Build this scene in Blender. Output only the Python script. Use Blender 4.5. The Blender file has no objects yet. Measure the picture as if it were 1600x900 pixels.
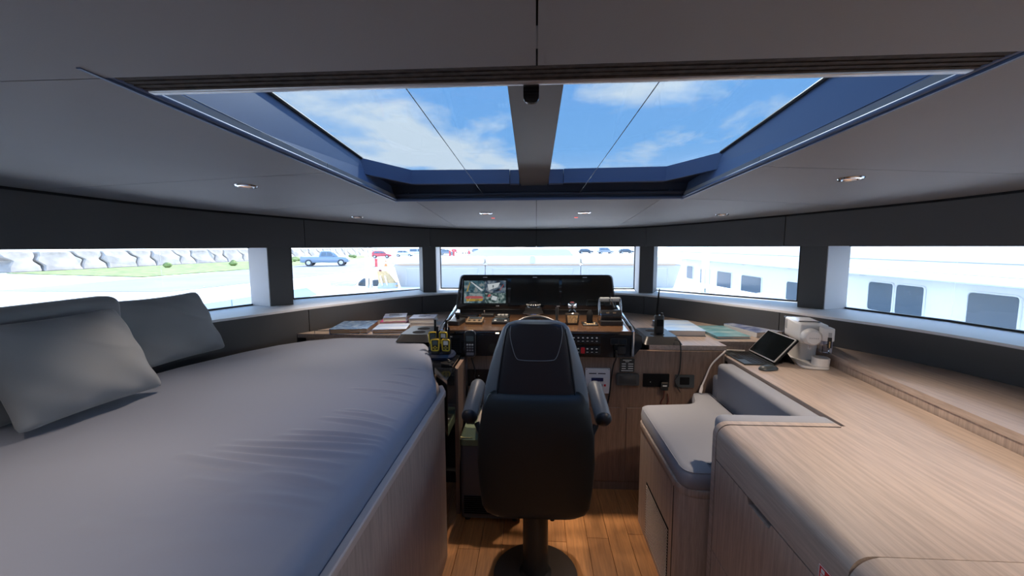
import bpy, bmesh, math, random
from mathutils import Vector, Matrix
random.seed(7)
S = bpy.context.scene
C = S.collection
PI = math.pi

# ---------------------------------------------------------------- camera
F, H = 640.0, 1.6                      # focal length in pixels of a 1600x900 frame, eye height
yaw, pitch, roll = math.atan(38/640), math.atan(65/640), math.radians(.18)
FW = Vector((-math.sin(yaw)*math.cos(pitch), math.cos(yaw)*math.cos(pitch), -math.sin(pitch)))
r0 = Vector((math.cos(yaw), math.sin(yaw), 0)); u0 = r0.cross(FW)
RT = math.cos(roll)*r0 - math.sin(roll)*u0
UP = math.sin(roll)*r0 + math.cos(roll)*u0
EYE = Vector((0, 0, H))
cd = bpy.data.cameras.new('camera'); cd.sensor_width = 36; cd.lens = F/1600*36; cd.clip_start = .02; cd.clip_end = 2000
cam = bpy.data.objects.new('camera', cd); C.objects.link(cam)
cam.matrix_world = Matrix(((RT.x, UP.x, -FW.x, 0), (RT.y, UP.y, -FW.y, 0), (RT.z, UP.z, -FW.z, H), (0, 0, 0, 1)))
S.camera = cam
S.view_settings.view_transform = 'Standard'; S.view_settings.look = 'None'
S.view_settings.gamma = 1; S.view_settings.use_curve_mapping = False
S.view_settings.exposure = 0.0

def ray(px, py): return FW*F + RT*(px-800) + UP*(450-py)
def pz(px, py, z): d = ray(px, py); return EYE + d*((z-H)/d.z)
def pY(px, py, y): d = ray(px, py); return EYE + d*(y/d.y)
def pX(px, py, x): d = ray(px, py); return EYE + d*(x/d.x)

# ---------------------------------------------------------------- sky and sun
SKY = 5.5
wd = bpy.data.worlds.new('sky'); S.world = wd; wd.use_nodes = True
nt = wd.node_tree; nt.nodes.clear(); N = nt.nodes.new; L = nt.links.new
tc = N('ShaderNodeTexCoord'); sep = N('ShaderNodeSeparateXYZ'); L(tc.outputs['Generated'], sep.inputs[0])
def mth(op, a, b=None, clamp=False):
    n = N('ShaderNodeMath'); n.operation = op; n.use_clamp = clamp
    for i, v in enumerate((a, b)):
        if v is None: continue
        if isinstance(v, (int, float)): n.inputs[i].default_value = v
        else: L(v, n.inputs[i])
    return n.outputs[0]
zc = mth('MAXIMUM', sep.outputs['Z'], .04)
zz = mth('ADD', zc, .10)
cx = mth('DIVIDE', sep.outputs['X'], zz); cy = mth('DIVIDE', sep.outputs['Y'], zz)
cmb = N('ShaderNodeCombineXYZ'); L(cx, cmb.inputs[0]); L(cy, cmb.inputs[1]); cmb.inputs[2].default_value = 77.7
no = N('ShaderNodeTexNoise'); L(cmb.outputs[0], no.inputs['Vector'])
no.inputs['Scale'].default_value = .8; no.inputs['Detail'].default_value = 8; no.inputs['Roughness'].default_value = .55
no.inputs['Distortion'].default_value = .25
cr = N('ShaderNodeValToRGB'); L(no.outputs['Fac'], cr.inputs[0])
cr.color_ramp.elements[0].position = .50; cr.color_ramp.elements[1].position = .60
gr = N('ShaderNodeValToRGB'); L(zc, gr.inputs[0])
e = gr.color_ramp.elements
e[0].position = .0; e[0].color = (.86, .93, 1.0, 1)
e[1].position = .75; e[1].color = (.105, .32, .80, 1)
e2 = e.new(.22); e2.color = (.30, .58, .98, 1)
mx = N('ShaderNodeMixRGB'); L(cr.outputs[0], mx.inputs[0]); L(gr.outputs[0], mx.inputs[1]); mx.inputs[2].default_value = (.92, .94, .98, 1)
bg = N('ShaderNodeBackground'); L(mx.outputs[0], bg.inputs[0]); bg.inputs[1].default_value = SKY
wo = N('ShaderNodeOutputWorld'); L(bg.outputs[0], wo.inputs[0])

sl = bpy.data.lights.new('sun', 'SUN'); sl.energy = 11; sl.angle = math.radians(.6); sl.color = (1, .96, .9)
sun = bpy.data.objects.new('sun', sl); C.objects.link(sun)
sun.rotation_euler = Vector((-.10, -.81, -.57)).to_track_quat('-Z', 'Y').to_euler()   # sun stands ahead, 35 degrees up

# ---------------------------------------------------------------- materials
MATS = {}
def mat(name, col, rough=.5, metal=0, spec=.5, emit=None, estr=0, coat=0, sheen=0, noise=None, bump=None, wood=None):
    if name in MATS: return MATS[name]
    m = bpy.data.materials.new(name); m.use_nodes = True; MATS[name] = m
    t = m.node_tree; b = t.nodes['Principled BSDF']
    b.inputs['Base Color'].default_value = (*col, 1); b.inputs['Roughness'].default_value = rough
    b.inputs['Metallic'].default_value = metal; b.inputs['Specular IOR Level'].default_value = spec
    b.inputs['Coat Weight'].default_value = coat; b.inputs['Coat Roughness'].default_value = .08
    b.inputs['Sheen Weight'].default_value = sheen
    if emit: b.inputs['Emission Color'].default_value = (*emit, 1); b.inputs['Emission Strength'].default_value = estr
    def nz(scale, detail=4, vec_scale=(1, 1, 1)):
        c = t.nodes.new('ShaderNodeTexCoord'); mp = t.nodes.new('ShaderNodeMapping'); mp.inputs['Scale'].default_value = vec_scale
        t.links.new(c.outputs['Object'], mp.inputs[0])
        n = t.nodes.new('ShaderNodeTexNoise'); n.inputs['Scale'].default_value = scale; n.inputs['Detail'].default_value = detail
        t.links.new(mp.outputs[0], n.inputs['Vector']); return n
    def ramp(n, c0, c1, p0=.35, p1=.65):
        r = t.nodes.new('ShaderNodeValToRGB'); r.color_ramp.elements[0].color = (*c0, 1); r.color_ramp.elements[1].color = (*c1, 1)
        r.color_ramp.elements[0].position = p0; r.color_ramp.elements[1].position = p1
        t.links.new(n.outputs['Fac'], r.inputs[0]); return r
    def addbump(n, k, dist):
        bp = t.nodes.new('ShaderNodeBump'); bp.inputs['Strength'].default_value = k; bp.inputs['Distance'].default_value = dist
        t.links.new(n.outputs['Fac'], bp.inputs['Height']); t.links.new(bp.outputs[0], b.inputs['Normal'])
    if noise:
        sc, amt = noise[:2]
        n = nz(sc); r = ramp(n, [c*(1-amt) for c in col], [min(1, c*(1+amt)) for c in col]); t.links.new(r.outputs[0], b.inputs['Base Color'])
    if wood:                                             # (stretch vector, dark tone, scale)
        vs, dark, sc = wood
        n = nz(sc, 6, vs); r = ramp(n, dark, col, .32, .62)
        n2 = nz(sc*.22, 3, vs); r2 = ramp(n2, [.82]*3, [1.06]*3)
        mm = t.nodes.new('ShaderNodeMixRGB'); mm.blend_type = 'MULTIPLY'; mm.inputs[0].default_value = 1
        t.links.new(r.outputs[0], mm.inputs[1]); t.links.new(r2.outputs[0], mm.inputs[2]); t.links.new(mm.outputs[0], b.inputs['Base Color'])
        addbump(n, .12, .002)
    if bump: addbump(nz(bump[0], 2), bump[1], bump[2])
    return m

def glass(name, tint, gloss=.06, rough=.0):
    m = bpy.data.materials.new(name); m.use_nodes = True; MATS[name] = m
    t = m.node_tree; t.nodes.clear()
    o = t.nodes.new('ShaderNodeOutputMaterial'); mixs = t.nodes.new('ShaderNodeMixShader')
    tr = t.nodes.new('ShaderNodeBsdfTransparent'); tr.inputs[0].default_value = (*tint, 1)
    gl = t.nodes.new('ShaderNodeBsdfGlossy'); gl.inputs['Roughness'].default_value = rough
    fr = t.nodes.new('ShaderNodeFresnel'); fr.inputs[0].default_value = 1.35
    ml = t.nodes.new('ShaderNodeMath'); ml.operation = 'MULTIPLY'; ml.inputs[1].default_value = gloss/.06
    t.links.new(fr.outputs[0], ml.inputs[0]); t.links.new(ml.outputs[0], mixs.inputs[0])
    t.links.new(tr.outputs[0], mixs.inputs[1]); t.links.new(gl.outputs[0], mixs.inputs[2]); t.links.new(mixs.outputs[0], o.inputs[0])
    return m

mat('ceil_panel', (.262, .262, .268), .62, bump=(420, .08, .002), noise=(1.2, .05))
mat('ceil_back', (.02, .02, .022), .9)
mat('wall_dark', (.075, .075, .078), .6, bump=(500, .08, .002))
mat('sill', (.86, .86, .88), .55)
mat('pillar_lit', (.66, .66, .69), .5)  # pillar reveals, paled to stand in for light from the panes
mat('gasket', (.012, .012, .014), .5)
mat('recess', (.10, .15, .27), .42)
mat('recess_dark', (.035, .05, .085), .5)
mat('beam', (.17, .168, .168), .45)
mat('blind', (.045, .036, .03), .8, noise=(60, .4))
mat('alu', (.75, .74, .73), .35, metal=.6)
mat('chrome', (.8, .8, .82), .12, metal=1)
mat('steel', (.62, .63, .65), .25, metal=1)
mat('white_paint', (.80, .80, .79), .35)
mat('black_plastic', (.016, .017, .018), .38)
mat('black_gloss', (.008, .009, .011), .12, coat=.5)
mat('black_matt', (.012, .012, .013), .8, spec=.1)
mat('leather', (.010, .012, .012), .46, bump=(260, .10, .002))
mat('leather_blue', (.012, .015, .022), .42, bump=(260, .10, .002))
mat('leather_grey', (.17, .19, .21), .42, bump=(260, .10, .002))
mat('mattress', (.232, .258, .335), .80, sheen=.3, bump=(700, .15, .001))
mat('pillow_fabric', (.25, .265, .28), .85, sheen=.25, bump=(600, .15, .001))
mat('seat_fabric', (.30, .31, .345), .75, sheen=.2, bump=(700, .12, .001))
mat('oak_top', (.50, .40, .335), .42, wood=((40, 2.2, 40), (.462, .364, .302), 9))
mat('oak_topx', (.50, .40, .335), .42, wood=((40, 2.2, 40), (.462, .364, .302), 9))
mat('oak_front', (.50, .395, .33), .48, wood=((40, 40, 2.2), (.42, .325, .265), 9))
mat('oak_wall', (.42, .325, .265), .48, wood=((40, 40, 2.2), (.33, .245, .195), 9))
mat('oak_edge', (.58, .47, .41), .45)
mat('walnut', (.27, .18, .132), .48, wood=((34, 34, 1.6), (.20, .13, .093), 8))
mat('dash_wood', (.115, .062, .032), .22, coat=.4, wood=((2, 30, 10), (.075, .038, .02), 8))
for k, cc in enumerate(((.56, .25, .085), (.51, .225, .078), (.60, .275, .10), (.54, .24, .082))):
    mat('teak%d' % k, cc, .38, wood=((16, 1.1, 10), [c*.72 for c in cc], 6))
mat('water', (.03, .07, .08), .12)
mat('quay', (.60, .59, .57), .9, noise=(.4, .06))
mat('road', (.24, .24, .24), .95, noise=(.3, .08))
mat('grass', (.20, .24, .075), .95, noise=(1.3, .35))
mat('concrete', (.36, .31, .265), .95, noise=(.5, .30))
mat('gelcoat', (.90, .885, .86), .35)
mat('vinyl', (.66, .60, .53), .55)
mat('vinyl_shaded', (.44, .415, .385), .6)  # same sofa vinyl, painted darker for the shade on its aft faces
mat('tint_glass', (.10, .14, .18), .08, spec=.8)
mat('rubber', (.02, .02, .02), .8)
mat('rope', (.7, .68, .62), .9)
mat('paper', (.80, .77, .72), .8)
glass('pane_clear', (.86, .87, .87), .02)
glass('pane_sky', (.405, .445, .475), .02)
glass('cup_blue', (.90, .91, .97), .08)

# ---------------------------------------------------------------- mesh helpers
I4 = Matrix.Identity(4)
def T(x, y, z): return Matrix.Translation((x, y, z))
def RX(a): return Matrix.Rotation(a, 4, 'X')
def RY(a): return Matrix.Rotation(a, 4, 'Y')
def RZ(a): return Matrix.Rotation(a, 4, 'Z')
def new(): return bmesh.new()
def put(dst, src, M=I4):
    src.transform(M); me = bpy.data.meshes.new('tmp'); src.to_mesh(me); src.free(); dst.from_mesh(me); bpy.data.meshes.remove(me); return dst
def box(bm, x0, x1, y0, y1, z0, z1, r=0, seg=2, M=I4):
    b = new(); bmesh.ops.create_cube(b, size=1)
    b.transform(T((x0+x1)/2, (y0+y1)/2, (z0+z1)/2) @ Matrix.Diagonal((abs(x1-x0), abs(y1-y0), abs(z1-z0), 1)))
    if r: bmesh.ops.bevel(b, geom=b.edges[:], offset=r, segments=seg, affect='EDGES', profile=.5)
    return put(bm, b, M)
def prism(bm, pts, z0, z1, r=0, seg=2, M=I4, zf=None):
    """plan polygon between z0 and z1 (zf adds a height per point)"""
    b = new(); zf = zf or (lambda x, y: 0)
    lo = [b.verts.new((x, y, z0+zf(x, y))) for x, y in pts]; hi = [b.verts.new((x, y, z1+zf(x, y))) for x, y in pts]
    n = len(pts)
    b.faces.new(lo[::-1]); b.faces.new(hi)
    for i in range(n): b.faces.new((lo[i], lo[(i+1) % n], hi[(i+1) % n], hi[i]))
    bmesh.ops.recalc_face_normals(b, faces=b.faces[:])
    if r: bmesh.ops.bevel(b, geom=b.edges[:], offset=r, segments=seg, affect='EDGES', profile=.5)
    return put(bm, b, M)
def rounded(pts, radii, seg=5):
    out = []
    n = len(pts)
    for i in range(n):
        p = Vector(pts[i]); r = radii[i] if isinstance(radii, (list, tuple)) else radii
        if r <= 0: out.append(tuple(p)); continue
        a = (Vector(pts[i-1])-p); c = (Vector(pts[(i+1) % n])-p)
        r_ = min(r, a.length*.49, c.length*.49)
        a = p+a.normalized()*r_; c = p+c.normalized()*r_
        for k in range(seg+1):
            t = k/seg; q = a*(1-t)**2+p*2*t*(1-t)+c*t*t; out.append((q.x, q.y))
    return out
def rrect(x0, x1, y0, y1, r, seg=5): return rounded([(x0, y0), (x1, y0), (x1, y1), (x0, y1)], r, seg)
def tube(bm, pts, r, seg=8, closed=False, M=I4):
    b = new(); pts = [Vector(p) for p in pts]; n = len(pts); rings = []
    up = None
    for i, p in enumerate(pts):
        if closed: t = pts[(i+1) % n]-pts[i-1]
        else: t = pts[min(i+1, n-1)]-pts[max(i-1, 0)]
        t.normalize()
        if up is None: up = Vector((0, 0, 1)) if abs(t.z) < .9 else Vector((1, 0, 0))
        s = t.cross(up).normalized(); up = s.cross(t).normalized()
        rr = r[i] if isinstance(r, (list, tuple)) else r
        rings.append([b.verts.new(p+s*math.cos(2*PI*k/seg)*rr+up*math.sin(2*PI*k/seg)*rr) for k in range(seg)])
    for i in range(n if closed else n-1):
        A, B_ = rings[i], rings[(i+1) % n]
        for k in range(seg): b.faces.new((A[k], A[(k+1) % seg], B_[(k+1) % seg], B_[k]))
    if not closed: b.faces.new(rings[0][::-1]); b.faces.new(rings[-1])
    bmesh.ops.recalc_face_normals(b, faces=b.faces[:])
    return put(bm, b, M)
def spline(pts, n=6):
    pts = [Vector(p) for p in pts]; out = []
    for i in range(len(pts)-1):
        p0, p1, p2, p3 = pts[max(i-1, 0)], pts[i], pts[i+1], pts[min(i+2, len(pts)-1)]
        for k in range(n):
            t = k/n
            out.append(.5*((2*p1)+(p2-p0)*t+(2*p0-5*p1+4*p2-p3)*t*t+(3*p1-p0-3*p2+p3)*t**3))
    out.append(pts[-1]); return out
def lathe(bm, prof, seg=20, M=I4):
    b = new(); rings = []
    for r, z in prof: rings.append([b.verts.new((max(r, 1e-5)*math.cos(2*PI*k/seg), max(r, 1e-5)*math.sin(2*PI*k/seg), z)) for k in range(seg)])
    for i in range(len(rings)-1):
        for k in range(seg): b.faces.new((rings[i][k], rings[i][(k+1) % seg], rings[i+1][(k+1) % seg], rings[i+1][k]))
    b.faces.new(rings[0][::-1]); b.faces.new(rings[-1])
    bmesh.ops.recalc_face_normals(b, faces=b.faces[:])
    return put(bm, b, M)
def loft(bm, secs, seg=28, M=I4, cap=True):
    """secs: (cx, cy, z, a, b, n) superellipse cross sections stacked in z"""
    b = new(); rings = []
    for cx_, cy_, z, a, bb, n in secs:
        ring = []
        for k in range(seg):
            t = 2*PI*k/seg; c, s = math.cos(t), math.sin(t)
            ring.append(b.verts.new((cx_+a*math.copysign(abs(c)**(2/n), c), cy_+bb*math.copysign(abs(s)**(2/n), s), z)))
        rings.append(ring)
    for i in range(len(rings)-1):
        for k in range(seg): b.faces.new((rings[i][k], rings[i][(k+1) % seg], rings[i+1][(k+1) % seg], rings[i+1][k]))
    if cap: b.faces.new(rings[0][::-1]); b.faces.new(rings[-1])
    bmesh.ops.recalc_face_normals(b, faces=b.faces[:])
    return put(bm, b, M)
def strip(bm, A, B_, z0, z1, zt=None):
    """solid between two plan polylines of equal count"""
    b = new(); zt = zt or (lambda x, y: z1)
    rows = []
    for (ax, ay), (bx, by) in zip(A, B_):
        rows.append([b.verts.new((ax, ay, z0)), b.verts.new((bx, by, z0)), b.verts.new((bx, by, zt(bx, by))), b.verts.new((ax, ay, zt(ax, ay)))])
    for i in range(len(rows)-1):
        for k in range(4): b.faces.new((rows[i][k], rows[i][(k+1) % 4], rows[i+1][(k+1) % 4], rows[i+1][k]))
    b.faces.new(rows[0]); b.faces.new(rows[-1][::-1])
    bmesh.ops.recalc_face_normals(b, faces=b.faces[:])
    return put(bm, b)

def obj(name, bm, m, parent=None, smooth=False, local=False):
    if parent is not None and not local:
        root = parent
        while root.parent: root = root.parent
        bm.transform(root.matrix_basis.inverted())
    me = bpy.data.meshes.new(name); bm.to_mesh(me); bm.free()
    me.materials.append(MATS[m])
    if smooth:
        for p in me.polygons: p.use_smooth = True
        try: me.set_sharp_from_angle(angle=math.radians(smooth if smooth is not True else 40))
        except Exception: pass
    o = bpy.data.objects.new(name, me); C.objects.link(o)
    if parent is not None: o.parent = parent
    return o
def tag(o, label, cat, group=None):
    o['label'] = label; o['category'] = cat
    if group: o['group'] = group
    return o
def thing(name, label, cat, loc=(0, 0, 0), rz=0, group=None):
    o = bpy.data.objects.new(name, None); C.objects.link(o); o.empty_display_size = .05
    o.location = loc; o.rotation_euler = (0, 0, rz)
    o.matrix_basis = T(*loc) @ RZ(rz)
    return tag(o, label, cat, group)
def struct(o, label=None):
    o['kind'] = 'structure'
    if label: o['label'] = label
    return o
def bx(name, m, parent, x0, x1, y0, y1, z0, z1, r=0, seg=2, M=I4, local=False):
    return obj(name, box(new(), x0, x1, y0, y1, z0, z1, r, seg, M), m, parent, smooth=bool(r), local=local)

# ================================================================ room shell
half = [(0, 4.09), (.42, 4.07), (.76, 3.98), (1.03, 3.82), (1.27, 3.57), (1.48, 3.27), (1.70, 2.94), (1.88, 2.62), (2.03, 2.34), (2.13, 2.05), (2.21, 1.6), (2.26, 1.0), (2.28, .3), (2.28, -.8), (2.28, -2.4)]
hs = spline([(x, y, 0) for x, y in half], 6)
rightc = [(p.x, p.y) for p in hs]
inner = [(-x, y) for x, y in rightc[::-1]][:-1] + rightc           # port aft -> bow -> starboard aft
def offset(poly, d):
    out = []
    for i in range(len(poly)):
        a = Vector(poly[max(i-1, 0)]); c = Vector(poly[min(i+1, len(poly)-1)]); t = (c-a).normalized()
        n = Vector((-t.y, t.x)); out.append((poly[i][0]+n.x*d, poly[i][1]+n.y*d))
    return out
inner_o = offset(inner, .04)
ohalf = [(0, 4.34), (1.03, 4.34), (1.12, 4.21), (2.09, 3.36), (2.17, 3.04), (2.43, 2.52), (2.62, 1.6), (2.72, .6), (2.72, -2.4)]
def resample(poly, n):
    P = [Vector(p) for p in poly]; Ls = [0]
    for i in range(1, len(P)): Ls.append(Ls[-1]+(P[i]-P[i-1]).length)
    out = []; j = 0
    for k in range(n):
        s = Ls[-1]*k/(n-1)
        while j < len(P)-2 and Ls[j+1] < s: j += 1
        q = P[j].lerp(P[j+1], (s-Ls[j])/(Ls[j+1]-Ls[j])); out.append((q.x, q.y))
    return out
ofull = [(-x, y) for x, y in ohalf[::-1]][:-1]+ohalf
NS = 161
inn = resample(inner, NS); inno = offset(inn, .04); out_ = resample(offset(ofull, .05), NS)
def zc_(x, y): return 1.77+.035*(4.05-y)                             # underside of the ceiling
Z0, Z1 = 1.15, 1.60                                                  # sill and window head

def idx_at(px_pred):
    return min(range(NS), key=lambda i: abs(math.atan2(inn[i][0], inn[i][1])-px_pred))
def ang(x, y): return math.atan2(x, y)
# lower dark wall in panels
wf = struct(obj('wall_front', strip(new(), offset(inn, .012), offset(inn, .05), .5, 1.10), 'ceil_back'), 'dark curved wall below the windscreen')
seams = [0, idx_at(ang(-1.75, 2.98)), idx_at(ang(-1.05, 3.8)), idx_at(ang(1.03, 3.82)), idx_at(ang(1.70, 2.94)), NS-1]
for a, b in zip(seams[:-1], seams[1:]):
    A = inn[a:b+1]; Bq = offset(inn, .012)[a:b+1]
    def trim(Q):
        Q = [Vector(q) for q in Q]; Q[0] = Q[0]+(Q[1]-Q[0]).normalized()*.0025; Q[-1] = Q[-1]+(Q[-2]-Q[-1]).normalized()*.0025
        return [tuple(q) for q in Q]
    obj('wall_panel', strip(new(), trim(A), trim(Bq), .55, Z0-.016), 'wall_dark', wf, smooth=30)
# sill
struct(obj('trim_1', strip(new(), inn, out_, Z0-.015, Z0), 'sill', smooth=30), 'pale window sill along the curved windscreen')
struct(obj('trim_5', strip(new(), offset(inn, .05), out_, -.6, Z0-.016), 'gelcoat'), 'white outer cabin side below the windows')
# header, soffit and an added brow to keep sun off the windows
hd = struct(obj('trim_2', strip(new(), offset(inn, .012), offset(inn, .05), Z1, 1.9, lambda x, y: zc_(x, y)+.03), 'ceil_back'), 'dark header band above the windows')
hseam = [0, idx_at(ang(-1.72, 3.0)), idx_at(ang(-1.03, 3.8)), idx_at(0), idx_at(ang(1.03, 3.8)), idx_at(ang(1.72, 3.0)), NS-1]
for a, b in zip(hseam[:-1], hseam[1:]):
    A = trim(inn[a:b+1]); Bq = trim(offset(inn, .011)[a:b+1])
    obj('header_panel', strip(new(), A, Bq, Z1-.004, 1.8, lambda x, y: zc_(x, y)-.012), 'wall_dark', hd, smooth=30)
brow = resample(offset(ofull, .50), NS)
struct(obj('trim_3', strip(new(), offset(inn, .05), brow, Z1+.002, Z1+.06), 'wall_dark'), 'unseen roof brow added to shade the windows')
struct(obj('trim_4', strip(new(), offset(inn, .05), brow, Z1+.062, 1.95, lambda x, y: 1.93), 'gelcoat'), 'white outer roof edge')

# pillars: plan quads (left side, mirrored); inner face dark, reveals painted paler for window light
def pillar(name, quad, label):
    o = struct(obj(name, prism(new(), quad, Z0+.001, Z1-.002), 'wall_dark'), label)
    return o
pil = {'a': [(-2.21, 3.04), (-2.02, 2.985), (-1.915, 3.10), (-2.12, 3.40)],
       'b': [(-1.215, 4.20), (-1.11, 3.955), (-.985, 3.97), (-1.035, 4.36)]}
n_ = 10
for k, sgn, lab in (('a', 1, 'dark pillar on the port side between the side pane and the next'), ('b', 1, 'dark pillar on port edge of the centre pane'), ('b', -1, 'dark pillar on starboard edge of the centre pane'), ('a', -1, 'dark pillar on the starboard side beside the coffee machine')):
    q = [(x*sgn, y) for x, y in pil[k]]
    o = pillar('trim_%d' % n_, q, lab); n_ += 1
    # paler skin standing in for window light on the side facing aft (pillar a) or inboard (pillar b)
    if k == 'a': e0, e1 = Vector(q[0]), Vector(q[1])
    else: e0, e1 = Vector(q[2]), Vector(q[3])
    t = (e1-e0); nrm = Vector((t.y, -t.x)).normalized()
    cen = Vector((sum(p[0] for p in q)/4, sum(p[1] for p in q)/4))
    if (e0-cen).dot(nrm) < 0: nrm = -nrm
    w = [e0, e1-t.normalized()*.004, e1-t.normalized()*.004+nrm*.006, e0+nrm*.006]
    obj('reveal', prism(new(), [tuple(v) for v in w], Z0+.001, Z1-.002), 'pillar_lit', o)

# windows: panes with black gaskets
wins = [((-2.43, 2.52), (-2.19, 3.07)), ((-2.10, 3.39), (-1.19, 4.23)), ((-1.03, 4.34), (1.03, 4.34)), ((1.19, 4.23), (2.10, 3.39)), ((2.19, 3.07), (2.43, 2.52))]
aft = [((-2.62, 1.6), (-2.43, 2.52)), ((2.43, 2.52), (2.62, 1.6)), ((-2.72, .6), (-2.62, 1.6)), ((2.62, 1.6), (2.72, .6)), ((-2.72, -2.4), (-2.72, .6)), ((2.72, .6), (2.72, -2.4))]
labs = ['side window pane by the grey cushions', 'curved front window pane left of centre with pickup truck outside', 'centre front window pane behind the screens', 'front window pane above the handheld radio', 'side window pane by the coffee machine']
for i, (a, b) in enumerate(wins+aft):
    a, b = Vector(a), Vector(b); t = (b-a).normalized(); n = Vector((-t.y, t.x))
    def quad(p, q, d0, d1): return [tuple(p+n*d0), tuple(q+n*d0), tuple(q+n*d1), tuple(p+n*d1)]
    g = prism(new(), quad(a, b, -.008, .012), Z0+.001, Z0+.012)
    prism(g, quad(a, b, -.008, .012), Z1-.008, Z1-.002)
    if i < 5:
        if i > 0: prism(g, quad(a, a+t*.012, -.008, .012), Z0+.001, Z1-.002)
        if i < 4: prism(g, quad(b-t*.012, b, -.008, .012), Z0+.001, Z1-.002)
    w = struct(obj('window_%d' % (i+1), g, 'gasket'), labs[i] if i < 5 else 'aft side window')
    obj('pane', prism(new(), quad(a, b, 0, .004), Z0+.004, Z1-.004), 'pane_clear', w)

# aft wall with a closed door, out of view, added to cut light from astern
wb = struct(obj('wall_back', prism(new(), [(-2.70, -2.46), (2.70, -2.46), (2.70, -2.405), (-2.70, -2.405)], 0, 1.96), 'oak_wall'), 'unseen oak aft wall, added to cut light from astern')
db = struct(obj('door_1', box(new(), -.42, .42, -2.404, -2.38, 0, 1.86, .004, 1), 'oak_wall'), 'oak door in the added aft wall')
obj('door_handle', tube(new(), [(.34, -2.38, .95), (.34, -2.34, .95), (.24, -2.34, .95)], .008, 8), 'steel', db)
# floor: planks on a sub floor
fl = struct(obj('floor', box(new(), -2.7, 2.7, -2.4, 4.3, -.06, -.012), 'ceil_back'), 'teak plank floor')
pw = .116; nrow = 0
x = -.76
while x < .95:
    y = -1.2 + (nrow*.47 % .9)
    yy = -2.4
    while yy < 2.62:
        y1 = min(y, 2.62)
        if y1-yy > .05:
            obj('plank', box(new(), x+.0008, x+pw-.0008, yy+.0008, y1-.0008, -.012, 0, .0012, 1), 'teak%d' % random.randrange(4), fl)
        yy = y1; y += 1.35
        if yy >= 2.62: break
    x += pw; nrow += 1

# ceiling: panels around the skylight opening
SX, SY0, SY1 = .735, .69, 2.14
ce = struct(obj('ceiling', prism(prism(prism(prism(new(), [(-2.35, -2.4), (2.35, -2.4), (2.35, SY0-.05), (-2.35, SY0-.05)], .034, .05, zf=zc_),
     [(-2.35, SY0-.05), (-SX-.06, SY0-.05), (-SX-.06, SY1+.08), (-2.35, SY1+.08)], .034, .05, zf=zc_), [(SX+.06, SY0-.05), (2.35, SY0-.05), (2.35, SY1+.08), (SX+.06, SY1+.08)], .034, .05, zf=zc_),
     [(-2.2, SY1+.08), (2.2, SY1+.08), (1.3, 4.0), (0, 4.1), (-1.3, 4.0)], .034, .05, zf=zc_), 'ceil_back'), 'grey panelled ceiling')
def shrink(poly, d):
    n = len(poly); P = [Vector(p) for p in poly]
    area = sum(P[i].x*P[(i+1) % n].y-P[(i+1) % n].x*P[i].y for i in range(n))
    if area < 0: P = P[::-1]
    out = []
    for i in range(n):
        a, p, c = P[i-1], P[i], P[(i+1) % n]
        t1 = (p-a).normalized(); t2 = (c-p).normalized(); n1 = Vector((-t1.y, t1.x)); n2 = Vector((-t2.y, t2.x))
        m = n1+n2
        if m.length < .2: m = n1
        m.normalize(); k = d/max(.35, m.dot(n1)); out.append(tuple(p+m*k))
    return out
cin = offset(inn, -.001)
def cpart(y0, y1, sgn):       # wall-side points of the inner curve between two heights y, on side sgn, from y0 to y1
    pts = [p for p in cin if p[0]*sgn >= 0 and y0 < p[1] < y1]
    pts.sort(key=lambda p: p[1]); return pts
def xcurve(y):
    ps = [p for p in cin if p[0] >= 0]
    for i in range(len(ps)-1):
        if (ps[i][1]-y)*(ps[i+1][1]-y) <= 0 and ps[i][1] != ps[i+1][1]:
            t = (y-ps[i][1])/(ps[i+1][1]-ps[i][1]); return ps[i][0]+t*(ps[i+1][0]-ps[i][0])
    return 2.27
def cpan(pts, d=.0015): obj('ceiling_panel', prism(new(), shrink(pts, d), 0, .032, zf=zc_, r=0), 'ceil_panel', ce)
for s in (1, -1):
    def q(*p): return [(s*x, y) for x, y in p]
    def cp(y0, y1): return [(abs(p[0]), p[1]) for p in cpart(y0, y1, 1)]
    xs1, xs2, xs0 = xcurve(1.70), xcurve(2.52), xcurve(.68)
    cpan(q((0, SY1), (.63, SY1), (.70, 3.2), (0, 3.2)))
    pc_ = min((p for p in cin if p[0] > 0), key=lambda p: abs(p[0]-.735)); xw = [p for p in cin if 0 <= p[0] <= pc_[0]+1e-6]; xw.sort(key=lambda p: -p[0])
    cpan(q((0, 3.2), (.70, 3.2), *[(p[0], p[1]) for p in xw]))
    ywall = pc_[1]
    cpan(q((.63, SY1), (SX, SY1), (xs2, 2.52), *cp(2.53, ywall-.001), pc_, (.70, 3.2)))
    cpan(q((SX, 1.44), (xs1, 1.70), *cp(1.71, 2.51), (xs2, 2.52), (SX, SY1)))
    cpan(q((SX, SY0), (xs0, SY0), *cp(.70, 1.69), (xs1, 1.70), (SX, 1.44)))
    cpan(q((0, -2.4), (2.27, -2.4), *cp(-2.3, .68), (xs0, SY0), (0, SY0)))

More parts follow.
